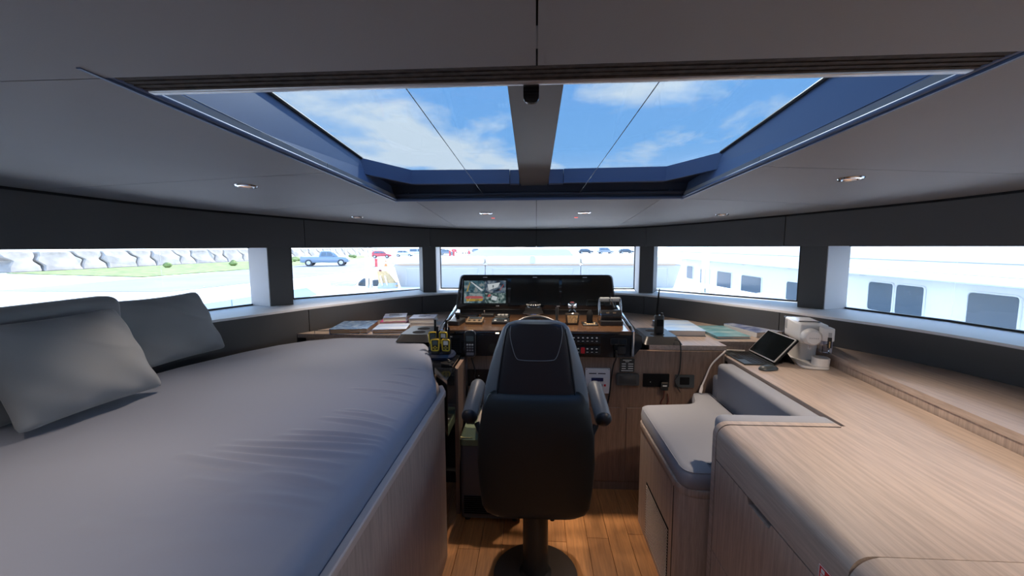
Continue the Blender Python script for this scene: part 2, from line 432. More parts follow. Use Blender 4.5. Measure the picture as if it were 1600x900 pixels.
# skylight recess
def zg(y): return 1.965+.09*(2.0-y)
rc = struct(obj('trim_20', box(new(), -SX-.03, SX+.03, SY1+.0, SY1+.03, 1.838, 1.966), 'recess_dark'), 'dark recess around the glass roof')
for s in (1, -1):
    b = new()
    vs = []
    for y in (SY0-.04, SY1+.03):
        for xx, z in ((SX-.001, zc_(0, y)-.002), (SX+.036, zg(y)+.011), (SX+.058, zg(y)+.011), (SX+.006, zc_(0, y)-.002)):
            vs.append(b.verts.new((s*xx, y, z)))
    for k in range(4): b.faces.new((vs[k], vs[(k+1) % 4], vs[4+(k+1) % 4], vs[4+k]))
    b.faces.new(vs[:4]); b.faces.new(vs[4:][::-1]); bmesh.ops.recalc_face_normals(b, faces=b.faces[:])
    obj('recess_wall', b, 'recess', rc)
    tube_b = new()
    tube(tube_b, [(s*(SX-.004), SY0-.03, zc_(0, SY0-.03)+.008), (s*(SX-.004), SY1-.005, zc_(0, SY1)+.008)], .006, 10)
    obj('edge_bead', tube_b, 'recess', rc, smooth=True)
    b = new(); tube(b, [(s*(SX+.0085), SY0, zc_(0, SY0)+.040), (s*(SX+.008), SY1-.01, zc_(0, SY1)+.030)], .0010, 6); obj('groove_line', b, 'recess_dark', rc)
    b = new(); tube(b, [(s*(SX+.030), SY0, zg(SY0)+.004), (s*(SX+.030), 1.80, zg(1.80)+.004)], .006, 6); obj('glass_seal', b, 'gasket', rc)
# front ledge and lip
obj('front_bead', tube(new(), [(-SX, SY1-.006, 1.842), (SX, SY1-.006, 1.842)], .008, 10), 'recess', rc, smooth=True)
obj('front_rail', box(new(), -SX, SX, SY1-.02, SY1-.001, 1.862, 1.874, .002, 1), 'recess_dark', rc)
for s in (1, -1):
    pl = [(s*.775, 1.79), (s*.605, 2.0), (s*.13, 2.015), (s*.13, 2.05), (s*.60, 2.05), (s*.775, 1.86)]
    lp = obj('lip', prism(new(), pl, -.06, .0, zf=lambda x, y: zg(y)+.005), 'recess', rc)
    pe = [(s*.772, 1.782), (s*.602, 1.992), (s*.13, 2.007), (s*.13, 2.02), (s*.60, 2.008), (s*.772, 1.80)]
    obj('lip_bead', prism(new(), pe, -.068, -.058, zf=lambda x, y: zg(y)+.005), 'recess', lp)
    xi = .060 if s > 0 else .084
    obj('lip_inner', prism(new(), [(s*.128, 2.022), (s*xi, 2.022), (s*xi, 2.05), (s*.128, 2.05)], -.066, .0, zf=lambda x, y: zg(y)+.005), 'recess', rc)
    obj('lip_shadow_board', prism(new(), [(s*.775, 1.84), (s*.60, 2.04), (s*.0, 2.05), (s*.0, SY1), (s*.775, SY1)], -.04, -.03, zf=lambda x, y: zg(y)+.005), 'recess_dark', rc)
    for (xx) in (.68, .665): obj('screw', lathe(new(), [(.003, 0), (.003, .002)], 8, T(s*xx, SY1-.002, 1.878) @ RX(PI/2)), 'chrome', rc)
# beam between the two panes
bm = new(); b = bm
vs = []
for y, w, zb in ((SY0-.03, .070, 2.030), (SY1+.0, .070, 1.909)):
    for xx, z in ((-w, zb), (w, zb), (w, zb+.16), (-w, zb+.16)): vs.append(b.verts.new((xx-.012*(y > 1), y, z)))
for k in range(4): b.faces.new((vs[k], vs[(k+1) % 4], vs[4+(k+1) % 4], vs[4+k]))
b.faces.new(vs[:4][::-1]); b.faces.new(vs[4:]); bmesh.ops.recalc_face_normals(b, faces=b.faces[:])
bmesh.ops.bevel(b, geom=b.edges[:], offset=.004, segments=2, affect='EDGES')
struct(obj('trim_21', bm, 'beam'), 'grey beam down the middle of the glass roof')
wsk = struct(obj('window_20', box(new(), -.9, .9, SY0-.09, SY0-.06, 1.95, 2.2), 'gasket'), 'tinted glass roof with two panes')
for s in (1, -1):
    obj('pane', prism(new(), [(s*.058, SY0-.06), (s*.82, SY0-.06), (s*.82, 1.90), (s*.66, 2.16), (s*.058, 2.16)], .012, .018, zf=lambda x, y: zg(y)), 'pane_sky', wsk)

# ================================================================ blind and ceiling lamps
bl = thing('pleated_blind', 'folded dark brown pleated blind with pale rail under the glass roof', 'blind', (0, SY0, 1.885))
for k in range(7):
    y = SY0+.003+k*.0085
    obj('pleat', box(new(), -.722, .722, y, y+.007, 1.889+.0015*(k % 2), 1.915), 'blind', bl)
obj('bottom_rail', box(new(), -.722, .722, 0.752, .768, 1.886, 1.905, .003, 2), 'alu', bl, smooth=True)
for a, c in ((-.245, -.274), (.222, .217)):
    obj('guide_cord', tube(new(), [(a, .768, 1.897), (c, SY1-.021, 1.868)], .0011, 6), 'black_plastic', bl)
obj('pull_tab', prism(new(), rounded([(-.024, 0), (.004, 0), (.004, .035), (-.024, .035)], [0, 0, .012, .012]), 0, .008, M=T(0, .762, 1.890) @ RX(-PI/2)), 'black_gloss', bl)

def downlight(x, y, lab, power, cone=100):
    z = zc_(x, y)
    o = thing('ceiling_light', lab, 'ceiling light', (x, y, z), 0, 'round recessed ceiling lights')
    t = lathe(new(), [(.026, .004), (.040, .004), (.043, -.001), (.040, -.006), (.031, -.007), (.027, -.003)], 24, RX(math.atan(.035)*-1))
    obj('trim_ring', t, 'chrome', o, smooth=True, local=True)
    obj('lens', lathe(new(), [(.026, -.003), (.026, .003)], 20, RX(-math.atan(.035))), 'lamp_lens', o, local=True)
    ld = bpy.data.lights.new('bulb', 'SPOT'); ld.energy = power; ld.color = (1, .81, .64); ld.spot_size = math.radians(cone); ld.spot_blend = .7; ld.shadow_soft_size = .022
    lo = bpy.data.objects.new('bulb', ld); C.objects.link(lo); lo.parent = o; lo.location = (0, 0, -.02)
mat('lamp_lens', (.5, .3, .18), .3, emit=(1, .55, .28), estr=.5)
downlight(-1.20, 1.66, 'recessed ceiling light above the middle of the daybed', 20)
downlight(1.19, 1.66, 'recessed ceiling light above the padded corner seat', 42)
downlight(-1.27, 2.87, 'recessed ceiling light above the books by the daybed', 21)
downlight(1.25, 2.88, 'recessed ceiling light above the big flat books', 22)
downlight(-.33, 2.70, 'recessed ceiling light above the dashboard, port of the wheel', 45, 80)
downlight(.31, 2.71, 'recessed ceiling light above the dashboard, near the throttle', 55, 80)
for x, y, p_, lb in ((-1.3, .55, 24, 'recessed ceiling light above the aft end of the daybed'), (1.3, .55, 30, 'recessed ceiling light above the aft rounded cabinet'), (-1.0, -.5, 26.5, 'unseen ceiling lamp added aft on the daybed side'), (1.0, -.5, 26.5, 'unseen ceiling lamp added aft on the desk side')): downlight(x, y, lb, p_, 140 if p_ == 26.5 else 100)  # last two lamps are out of view, added to light cabinet and daybed fronts
mat('red_led', (.6, .05, .04), .3, emit=(1, .12, .08), estr=1.2)
for x, lab in ((-.315, 'small red indicator light on the ceiling, port of the centre seam'), (.285, 'small red indicator light on the ceiling, starboard of the centre seam')):
    o = obj('indicator_light', box(new(), -.012, .012, -.012, .012, -.004, .002, .002, 1), 'red_led'); o.location = (x, 3.0, zc_(0, 3.0)); tag(o, lab, 'indicator', 'red ceiling indicators')

# ================================================================ daybed
ZB = .96
bb = thing('daybed_base', 'tall oak daybed base with pale edge strip under the grey mattress', 'bed base', (-1.2, 1.0, 0))
base_poly = [(-.455, -2.0), (-.455, 1.95), (-.60, 2.30), (-.77, 2.80), (-1.5, 2.80), (-1.72, 2.60), (-1.86, 2.36), (-1.98, 2.05), (-2.06, 1.6), (-2.10, -2.0)]
obj('side_panel', prism(new(), base_poly, 0, .856), 'oak_front', bb)
edge = [(-.448, -2.0), (-.448, 1.955), (-.485, 2.045), (-.503, 2.035), (-.474, 1.95), (-.474, -2.0)]
obj('edge_strip', prism(new(), edge, 0.857, .884, .004, 2), 'oak_edge', bb)
obj('end_panel', prism(new(), [(-.475, 2.29), (-.452, 2.29), (-.452, 2.545), (-.475, 2.545)], 0, .895), 'walnut', bb)
tr = thing('side_tray', 'black gloss side box with cup hole between daybed and dashboard', 'tray', (-.55, 2.2, .5))
obj('body', prism(new(), [(-.462, 2.05), (-.462, 2.285), (-.588, 2.285)], .60, .905, .003, 1), 'black_gloss', tr)
obj('shelf', prism(new(), [(-.482, 2.29), (-.482, 2.545), (-.672, 2.545), (-.612, 2.33)], .84, .915, .004, 1), 'black_gloss', tr)
obj('cup_hole', lathe(new(), [(.036, 0), (.040, .0015), (.030, .0015), (.030, .0005)], 20, T(-.525, 2.345, .915)), 'black_matt', tr)

# mattress: grid with rounded rim and stretch wrinkles
def lin(tab, y):
    if y <= tab[0][0]: return tab[0][1]
    for (a, xa), (b, xb) in zip(tab[:-1], tab[1:]):
        if y <= b: return xa+(xb-xa)*(y-a)/(b-a)
    return tab[-1][1]
xr = lambda y: lin([(-2, -.476), (1.86, -.476), (1.95, -.495), (2.05, -.53), (2.30, -.605), (2.60, -.70), (2.74, -.76), (2.79, -.80), (2.815, -.86)], y)
xl = lambda y: lin([(-2, -2.08), (1.0, -2.06), (1.6, -2.04), (2.05, -1.955), (2.36, -1.84), (2.55, -1.73), (2.68, -1.60), (2.76, -1.45), (2.815, -1.2)], y)
wr = []
def wrinkle(p0, p1, amp, wid, bow=0):
    a, b = pz(*p0, ZB), pz(*p1, ZB); wr.append((a.xy, b.xy, amp*1.15, wid*.95, bow))
for p0, p1, amp, wid in (((292, 712), (405, 729), .009, .014), ((352, 706), (520, 727), .008, .014), ((362, 698), (552, 712), .010, .013), ((390, 689), (575, 698), .009, .013),
    ((450, 680), (580, 690), .008, .012), ((470, 672), (592, 684), .008, .011), ((515, 653), (608, 668), .008, .011), ((535, 643), (612, 655), .006, .010), ((560, 607), (640, 616), .006, .010), ((545, 640), (600, 650), .005, .010),
    ((300, 745), (370, 760), .005, .018), ((420, 738), (520, 758), .006, .016), ((350, 783), (480, 800), .004, .022), ((600, 595), (650, 603), .004, .009), ((615, 585), (655, 590), .003, .009), ((620, 575), (662, 578), .003, .008),
    ((140, 815), (260, 812), .004, .03), ((240, 852), (390, 845), .003, .03), ((380, 770), (500, 785), .004, .018), ((600, 620), (645, 628), .004, .010)):
    wrinkle(p0, p1, amp, wid)
def wz(x, y):
    z = 0
    for a, b, amp, wid, bow in wr:
        d = b-a; L2 = d.length; t = ((x-a.x)*d.x+(y-a.y)*d.y)/(L2*L2)
        if t < -.15 or t > 1.15: continue
        n = ((x-a.x)*-d.y+(y-a.y)*d.x)/L2 - .005*math.sin(t*4+a.x*9)
        if abs(n) > 3*wid: continue
        z += amp*math.exp(-(n/wid)**2)*max(0, math.sin(PI*min(1, max(0, (t+.15)/1.3))))**.8 - .35*amp*math.exp(-((n+1.6*wid)/wid)**2)*max(0, math.sin(PI*min(1, max(0, (t+.15)/1.3))))
    return z
bm = new(); rows = []
ys = [-2+.1*i for i in range(25)]+[.45+.01*i for i in range(30)]+[.75+.005*i for i in range(310)]+[2.30+.01*i for i in range(51)]
ys = [y for y in ys if y < 2.80]+[2.80, 2.808, 2.814]
nx = 120
for y in ys:
    a, c = xr(y), xl(y); row = []
    for k in range(nx+1):
        u = k/nx; u = u*.55+.45*(u*u*(3-2*u)) if False else u
        # denser towards the right rim
        u = u**1.35
        x_ = a+(c-a)*u
        d = min((a-x_), (x_-c)*1.0, (2.815-y)*1.0, .05); d = max(d, 0)
        drop = .045*(1-math.sqrt(max(0, 1-(1-d/.05)**2)))
        row.append(bm.verts.new((x_, y, ZB-drop+(wz(x_, y) if y > .4 else 0)+.002*math.sin(3*x_+1.3)*math.sin(2.1*y))))
    rows.append(row)
for i in range(len(rows)-1):
    for k in range(nx): bm.faces.new((rows[i][k], rows[i][k+1], rows[i+1][k+1], rows[i+1][k]))
loop = [r[0] for r in rows]+rows[-1][1:]+[r[-1] for r in rows[::-1]][1:]+rows[0][::-1][1:-1]
low = [bm.verts.new((v.co.x, v.co.y, .8575)) for v in loop]; n = len(loop)
for i in range(n): bm.faces.new((loop[i], loop[(i+1) % n], low[(i+1) % n], low[i]))
bm.faces.new(low); bmesh.ops.recalc_face_normals(bm, faces=bm.faces[:])
tag(obj('mattress', bm, 'mattress', smooth=60), 'wide grey fabric mattress with stretch wrinkles on the oak daybed', 'mattress')

def pillow(bl, br, tr_, tl, th, seed):
    bl, br, tr_, tl = map(Vector, (bl, br, tr_, tl))
    nrm = (br-bl).cross(tl-bl).normalized(); rnd = random.Random(seed)
    bm = new(); n = 44; front = []; back = []
    ph = [rnd.uniform(0, 6) for _ in range(6)]
    for j in range(n+1):
        rf, rb = [], []
        for i in range(n+1):
            u, v = i/n, j/n; U, V = 2*u-1, 2*v-1
            # sides pulled in between the corners
            uu = .5+.5*U*(1-.055*(1-V*V)); vv = .5+.5*V*(1-.055*(1-U*U))
            # round the corners a little
            k = max(0, abs(U)+abs(V)-1.86)/.14; uu = .5+(uu-.5)*(1-.035*k); vv = .5+(vv-.5)*(1-.035*k)
            p = (bl*(1-uu)+br*uu)*(1-vv)+(tl*(1-uu)+tr_*uu)*vv
            e = max(0, (1-abs(U)**2.6)*(1-abs(V)**2.6)); t = th*e**.55
            edge = 1-e
            wv = .010*edge*math.sin(9*U+ph[0]+2*V)*math.sin(7*V+ph[1])*min(1, e*8)+.006*e*math.sin(5*U+3*V+ph[2])+.010*math.exp(-((U*.5+V-.45+.1*math.sin(4*U))/.05)**2)*e*(1 if seed == 2 else .3)
            rf.append(bm.verts.new(p+nrm*(t+wv))); rb.append(rf[-1] if i in (0, n) or j in (0, n) else bm.verts.new(p-nrm*t*.8))
        front.append(rf); back.append(rb)
    for j in range(n):
        for i in range(n):
            bm.faces.new((front[j][i], front[j][i+1], front[j+1][i+1], front[j+1][i]))
            q = [back[j][i], back[j+1][i], back[j+1][i+1], back[j][i+1]]
            try: bm.faces.new(q)
            except ValueError: pass
    bmesh.ops.recalc_face_normals(bm, faces=bm.faces[:]); return bm
o = obj('scatter_cushion', pillow((-1.965, 1.80, .985), (-1.90, 2.36, .985), (-1.985, 2.27, 1.345), (-2.04, 1.80, 1.345), .10, 2), 'pillow_fabric', smooth=70)
tag(o, 'grey scatter cushion leaning on the window sill beside the dark wall', 'cushion', 'grey cushions on the daybed')
o = obj('scatter_cushion', pillow((-1.70, 1.19, .985), (-1.66, 1.68, .985), (-1.765, 1.60, 1.352), (-1.79, 1.14, 1.352), .10, 5), 'pillow_fabric', smooth=70)
tag(o, 'puffy grey scatter cushion standing before the upright bolster', 'cushion', 'grey cushions on the daybed')
o = obj('bolster', box(new(), -1.985, -1.86, .70, 1.735, .968, 1.387, .045, 5), 'pillow_fabric', smooth=True)
tag(o, 'upright square-edged grey back bolster behind the puffy cushion', 'cushion')

# ================================================================ worktops along the windscreen
ZC = .968
cl = thing('port_counter', 'oak counter between daybed and windscreen, with books and steel rail', 'counter', (-1.2, 3.2, 0))
lc = [p for p in offset(inn, -.004) if p[0] < -.725 and p[1] > 2.84]
polyl = lc + [(-.725, lc[-1][1]), (-.725, 2.84)]
obj('worktop', prism(new(), polyl, ZC-.03, ZC), 'oak_topx', cl)
obj('apron', prism(new(), [(-1.68, 2.85), (-.80, 2.85), (-.80, 2.88), (-1.68, 2.88)], 0, ZC-.031), 'oak_front', cl)
fr = new(); tube(fr, [(-1.62, 2.865, ZC+.022), (-.935, 2.865, ZC+.022)], .003, 8)
for xx in (-1.62, -1.28, -.935): tube(fr, [(xx, 2.865, ZC), (xx, 2.865, ZC+.022)], .003, 8)
obj('fiddle_rail', fr, 'steel', cl, smooth=True)
crr = thing('starboard_counter', 'oak counter and ledge running below the starboard windows', 'counter', (1.2, 3.2, 0))
rcv = [p for p in offset(inn, -.004) if p[0] > .725 and p[1] > -2.2]
polyr = [(.725, 2.62), (.725, rcv[0][1])]+rcv+[(1.585, -2.2), (1.605, 1.2), (1.75, 2.745), (1.207, 2.745), (1.207, 2.62)]
obj('worktop', prism(new(), polyr, ZC-.03, ZC), 'oak_topx', crr)
obj('riser', prism(new(), [(1.590, -2.2), (1.610, 1.2), (1.755, 2.75), (1.775, 2.75), (1.63, 1.2), (1.61, -2.2)], .80, ZC-.031), 'oak_front', crr)
obj('end_board', prism(new(), [(1.182, 2.625), (1.200, 2.625), (1.200, 2.745), (1.75, 2.745), (1.75, 2.765), (1.182, 2.765)], .3, ZC-.031), 'oak_front', crr)

# ================================================================ dashboard
hc = thing('helm_console', 'black dashboard with dark wood top, switches and walnut front', 'dashboard', (0, 2.9, 0))
YW = 2.60
obj('front_panel', box(new(), -.449, 1.178, YW, YW+.03, 0, ZC-.032), 'walnut', hc)
for x0, x1, nm in ((-.40, -.02, 'cupboard_door'), (.0, .545, 'cupboard_door'), (.585, 1.03, 'cupboard_door')):
    obj(nm, box(new(), x0, x1, YW-.006, YW-.0005, .06, .56, .002, 1), 'walnut', hc)
obj('plinth', box(new(), -.449, 1.178, YW-.004, YW-.0002, 0, .05), 'walnut', hc)
obj('body', prism(new(), [(-.585, 2.60), (.585, 2.60), (.66, 3.40), (-.66, 3.40)], .90, 1.044), 'black_plastic', hc)
obj('desk_top', prism(new(), [(-.595, 2.555), (.595, 2.555), (.67, 3.42), (-.67, 3.42)], 1.045, 1.07, .004, 2), 'dash_wood', hc)
obj('fascia', prism(new(), [(-.60, 2.556), (.60, 2.556), (.60, 2.598), (-.60, 2.598)], .90, 1.044, .004, 2), 'black_gloss', hc)
obj('edge_trim', box(new(), -.52, .52, 2.546, 2.5545, 1.046, 1.060, .003, 2), 'steel_dark' if False else 'black_gloss', hc)
for s in (1, -1):
    # angled end wings with bright strip
    b = new()
    V = [(.604, 2.55, .90), (.604, 2.55, 1.075), (.665, 2.57, 1.035), (.665, 2.57, .965), (.612, 3.0, .99), (.672, 3.30, 1.10), (.70, 3.30, 1.06), (.672, 2.95, 1.0)]
    vv = [b.verts.new((s*x, y, z)) for x, y, z in V]
    for f in ((0, 1, 2, 3), (1, 5, 6, 2), (3, 2, 6, 7), (0, 3, 7, 4), (4, 7, 6, 5), (0, 4, 5, 1)): b.faces.new([vv[i] for i in f])
    bmesh.ops.recalc_face_normals(b, faces=b.faces[:]); bmesh.ops.bevel(b, geom=b.edges[:], offset=.004, segments=2, affect='EDGES')
    obj('end_wing', b, 'black_gloss', hc)
    b = new()
    path = [(s*.662, 3.36, 1.108), (s*.640, 3.10, 1.100), (s*.608, 2.62, 1.086), (s*.602, 2.545, 1.070), (s*.602, 2.540, .915)]
    for i in range(len(path)-1):
        tube(b, [path[i], path[i+1]], .0095, 8)
    obj('side_trim', b, 'chrome', hc, smooth=True)
# warm strip lamp below the desk edge
mat('warm_led', (1, .8, .5), .3, emit=(1, .68, .32), estr=14)
obj('courtesy_lamp', box(new(), -.256, -.234, 2.541, 2.545, 1.050, 1.056, .0015, 1), 'warm_led', hc)

# display bank
dp = thing('display_bank', 'wide black display bank of three screens, one showing four camera views', 'screens', (0, 3.2, 1.07))
Mt = T(0, 3.15, 1.125) @ RX(math.radians(-9)) @ RX(PI/2)       # local x right, y up, z towards camera
def pm(pts, z0, z1, M=Mt, r=0): return prism(new(), pts, z0, z1, r=r, M=M)
obj('bezel', pm(rounded([(-.625, -.012), (.607, -.012), (.580, .252), (-.590, .252)], .03), -.05, 0, r=.004), 'black_gloss', dp, smooth=True)
obj('bezel_edge', tube(new(), [Mt @ Vector((x, y, -.006)) for x, y in rounded([(-.629, -.014), (.611, -.014), (.584, .255), (-.594, .255)], .032)], .0035, 6, True), 'black_plastic', dp, smooth=True)
mat('screen_off', (.006, .008, .008), .08, coat=.3)
for x0, x1 in ((-.572, -.225), (-.195, .175), (.200, .560)):
    obj('screen', pm([(x0-.008, .022), (x1+.006, .022), (x1, .226), (x0, .226)], .0002, .0022), 'screen_off', dp)
for x in (-.40, -.01, .375): obj('brand_mark', pm([(x-.017, .236), (x+.017, .236), (x+.017, .240), (x-.017, .240)], .0005, .0012), 'alu', dp)
for s in (-.606, .583): obj('side_line', pm([(s-.0015+.016*(1 if s < 0 else -1), .03), (s+.0015+.016*(1 if s < 0 else -1), .03), (s+.0015+.03*(1 if s < 0 else -1), .225), (s-.0015+.03*(1 if s < 0 else -1), .225)], .0005, .0012), 'steel', dp)
obj('foot', box(new(), -.60, .585, 3.165, 3.23, 1.071, 1.125), 'black_plastic', dp)
def feed(name, c0, c1, c2, sc, k):
    m = bpy.data.materials.new(name); m.use_nodes = True; MATS[name] = m; t = m.node_tree; bsd = t.nodes['Principled BSDF']
    c = t.nodes.new('ShaderNodeTexCoord'); mp = t.nodes.new('ShaderNodeMapping'); mp.inputs['Location'].default_value = (k*3.1, k*1.7, 0); mp.inputs['Rotation'].default_value = (0, 0, k*.5)
    n = t.nodes.new('ShaderNodeTexVoronoi'); n.inputs['Scale'].default_value = sc; n.feature = 'F1'
    n2 = t.nodes.new('ShaderNodeTexNoise'); n2.inputs['Scale'].default_value = sc*1.4
    r = t.nodes.new('ShaderNodeValToRGB'); e = r.color_ramp.elements; e[0].color = (*c0, 1); e[0].position = .36; e[1].color = (*c2, 1); e[1].position = .64; q = e.new(.5); q.color = (*c1, 1)
    t.links.new(c.outputs['Object'], mp.inputs[0]); t.links.new(mp.outputs[0], n2.inputs['Vector']); t.links.new(n2.outputs['Fac'], r.inputs[0])
    bsd.inputs['Base Color'].default_value = (0, 0, 0, 1); t.links.new(r.outputs[0], bsd.inputs['Emission Color']); bsd.inputs['Emission Strength'].default_value = .38
feed('feed0', (.02, .05, .08), (.10, .25, .32), (.45, .5, .5), 26, 1); feed('feed1', (.02, .03, .05), (.12, .2, .3), (.5, .55, .6), 22, 2)
feed('feed2', (.03, .06, .08), (.12, .28, .34), (.5, .6, .62), 20, 3); feed('feed3', (.02, .04, .04), (.15, .28, .28), (.6, .7, .68), 40, 4)
mat('feed_pink', (0, 0, 0), .4, emit=(.62, .14, .14), estr=.5); mat('feed_amber', (0, 0, 0), .4, emit=(.5, .32, .05), estr=.6); mat('feed_white', (0, 0, 0), .4, emit=(.6, .65, .68), estr=.7); mat('feed_dark', (0, 0, 0), .4, emit=(.02, .05, .06), estr=.5)
fx0, fx1, fy0, fy1 = -.566, -.236, .034, .212; mxx, myy = (fx0+fx1)/2, .115
for k, (a, b_, c, d) in enumerate(((fx0, mxx, myy, fy1), (mxx, fx1, myy, fy1), (fx0, mxx, fy0, myy), (mxx, fx1, fy0, myy))):
    v = obj('camera_view', pm([(a+.001, c+.001), (b_-.001, c+.001), (b_-.001, d-.001), (a+.001, d-.001)], .0026, .0030), 'feed%d' % k, dp)
    def spot(pts, m): obj('view_shape', pm(pts, .0032, .0036), m, v)
    if k == 0: spot([(a+.05, d-.01), (a+.06, d-.01), (b_-.01, c+.02), (b_-.03, c+.015)], 'feed_white'); spot([(a+.02, c+.01), (a+.03, c+.01), (a+.05, d-.015), (a+.045, d-.015)], 'feed_amber')
    if k == 1: spot([(a+.03, c+.02), (a+.10, c+.045), (a+.12, d-.015), (a+.02, d-.03)], 'feed_white'); spot([(a+.06, c+.03), (a+.07, c+.03), (a+.07, c+.06), (a+.06, c+.06)], 'feed_dark'); spot([(b_-.05, c+.02), (b_-.045, c+.02), (b_-.015, d-.03), (b_-.02, d-.03)], 'feed_pink')
    if k == 2:
        spot(rounded([(a+.015, c+.036), (b_-.02, c+.038), (b_-.008, c+.046), (b_-.03, c+.056), (a+.03, c+.056), (a+.010, c+.046)], .008), 'feed_pink'); spot([(a+.02, c+.014), (b_-.02, c+.018), (b_-.012, c+.035), (a+.02, c+.034)], 'feed_amber'); spot([(a+.03, c+.006), (a+.035, c+.006), (a+.06, c+.05), (a+.056, c+.05)], 'feed_white'); spot([(a+.09, c+.02), (a+.12, c+.02), (a+.12, c+.026), (a+.09, c+.026)], 'feed_dark')
    if k == 3: spot([(a+.05, c+.03), (a+.09, c+.02), (a+.10, c+.05), (a+.06, c+.06)], 'feed_white'); spot([(a+.02, c+.05), (a+.04, c+.05), (a+.05, c+.07), (a+.03, c+.07)], 'feed_pink')
for x in (-.30, .17): obj('button_mark', pm([(x-.012, .012), (x+.012, .012), (x+.012, .016), (x-.012, .016)], .0005, .001), 'alu', dp)

# dashboard instruments: all fixed to the desk top
ZD = 1.071
def part_on(name, label, cat, x, y, rz=0, z=ZD, group=None): return thing(name, label, cat, (x, y, z), rz, group)
mat('glass_dark', (.02, .025, .03), .1)
mat('bronze', (.16, .115, .07), .35)
mat('lit_mark', (.5, .5, .48), .5, emit=(.8, .8, .75), estr=.06)
o = part_on('thruster_joystick', 'black joystick control block at port front of the dashboard', 'joystick', -.545, 2.76, -.15)
obj('block', prism(new(), rrect(-.040, .040, -.075, .075, .012), 0, .030, .004, 2), 'black_plastic', o, local=True)
obj('stick', loft(new(), [(0, .02, .03, .012, .012, 2), (0, .02, .05, .010, .010, 2), (0, .02, .064, .022, .018, 2.5), (0, .02, .072, .018, .014, 2.5)], 16), 'black_matt', o, True, True)
def inst(name, label, x, y, w, d, tilt, frame, face, marks=None):
    o = part_on(name, label, 'instrument', x, y)
    M = RX(math.radians(tilt))
    obj('frame', prism(new(), rrect(-w/2, w/2, -d/2, d/2, .008), -.0, .018, .003, 2, M=T(0, 0, abs(math.sin(math.radians(tilt)))*d/2) @ M), frame, o, local=True)
    obj('display', prism(new(), [(-w*.40, .06*d), (w*.40, .06*d), (w*.40, .42*d), (-w*.40, .42*d)], .0182, .0195, M=T(0, 0, abs(math.sin(math.radians(tilt)))*d/2) @ M), face, o, local=True)
    for k in range(marks or 0):
        xx = -w*.3+k*w*.6/max(1, marks-1)
        obj('key', prism(new(), rrect(xx-w*.07, xx+w*.07, -.32*d, -.12*d, .003), .0182, .021, M=T(0, 0, abs(math.sin(math.radians(tilt)))*d/2) @ M), 'black_plastic' if frame != 'black_plastic' else 'lit_mark', o, local=True)
    return o
inst('instrument_panel', 'bronze-faced instrument with dark display and keys on the dashboard', -.425, 2.80, .115, .13, 6, 'bronze', 'glass_dark', 3)
inst('instrument_panel', 'black-framed flat instrument beside the steering wheel on the dashboard', -.245, 2.80, .12, .11, 4, 'black_plastic', 'glass_dark', 2)
o = part_on('keypad', 'small black keypad with white symbols below the lit camera screen', 'keypad', -.255, 3.07)
obj('plate', prism(new(), rrect(-.055, .055, -.07, .07, .006), 0, .008, .002, 1), 'black_plastic', o, local=True)
for i in range(3):
    for j in range(2): obj('key', prism(new(), rrect(-.038+.028*i, -.016+.028*i, -.01+.034*j, .014+.034*j, .004), .008, .0105), 'lit_mark', o, local=True)
o = part_on('phone_cradle', 'black flat phone tray under the port screen', 'tray', -.52, 3.03)
obj('tray', prism(new(), rrect(-.085, .085, -.05, .05, .012), 0, .012, .003, 2), 'black_matt', o, local=True)
obj('rim', tube(new(), [(x, y, .016) for x, y in rrect(-.08, .08, -.045, .045, .012)], .005, 8, True), 'black_gloss', o, True, True)
o = part_on('usb_block', 'small black connector block with grey lever under the port screen', 'connector', -.375, 3.06)
obj('block', prism(new(), rrect(-.04, .055, -.03, .03, .004), 0, .022, .002, 1), 'black_plastic', o, local=True)
obj('lever', box(new(), -.022, -.012, -.008, .008, .022, .045, .002, 1), 'steel', o, local=True)
# compass
o = part_on('compass', 'domed black ship compass in front of the middle screen', 'compass', -.02, 3.00, 0, ZD+.030)
obj('mount', lathe(new(), [(.05, -.030), (.055, -.006), (.07, 0)], 24), 'black_matt', o, True, True)
obj('base', lathe(new(), [(.075, 0), (.075, .012), (.07, .02), (.062, .03), (.062, .045), (.055, .055)], 32), 'black_matt', o, True, True)
obj('chrome_ring', tube(new(), [(0.079*math.cos(a*PI/16), .079*math.sin(a*PI/16), .010) for a in range(32)], .0022, 8, True), 'chrome', o, True, True)
obj('dome', lathe(new(), [(.054*math.cos(a), .054+.046*math.sin(a)) for a in [k*PI/16 for k in range(8)]]+[(.002, .1)], 28), 'black_gloss', o, True, True)
for k in range(9):
    a = PI+PI*(k+.5)/9; obj('card_mark', box(new(), -.004, .004, -.001, .001, -.004, .004, 0, M=T(.051*math.cos(a), .051*math.sin(a), .074) @ RZ(a+PI/2) @ RX(-.35)), 'lit_mark', o, local=True)
mat('rim_leather', (.07, .065, .06), .35)
# steering wheel
o = thing('steering_wheel', 'dark steering wheel rim rising behind the helm seat', 'steering wheel', (.0, 2.395, 1.012))
Mw = T(0, .03, -.03) @ RX(math.radians(62))
obj('rim', tube(new(), [Mw @ Vector((.205*math.cos(a*PI/24), .205*math.sin(a*PI/24), 0)) for a in range(48)], .0125, 10, True), 'rim_leather', o, True, True)
for a in (PI/2+.65, PI/2-.65, -PI/2): obj('spoke', tube(new(), [Mw @ Vector((0, 0, .02)), Mw @ Vector((.2*math.cos(a), .2*math.sin(a), 0))], .008, 8), 'steel', o, True, True)
obj('hub', lathe(new(), [(.02, -.02), (.045, -.005), (.045, .02), (.02, .035)], 20, Mw), 'black_plastic', o, True, True)
obj('shaft', tube(new(), [Mw @ Vector((0, 0, -.015)), Mw @ Vector((0, 0, -.135))], .016, 10), 'black_plastic', o, True, True)
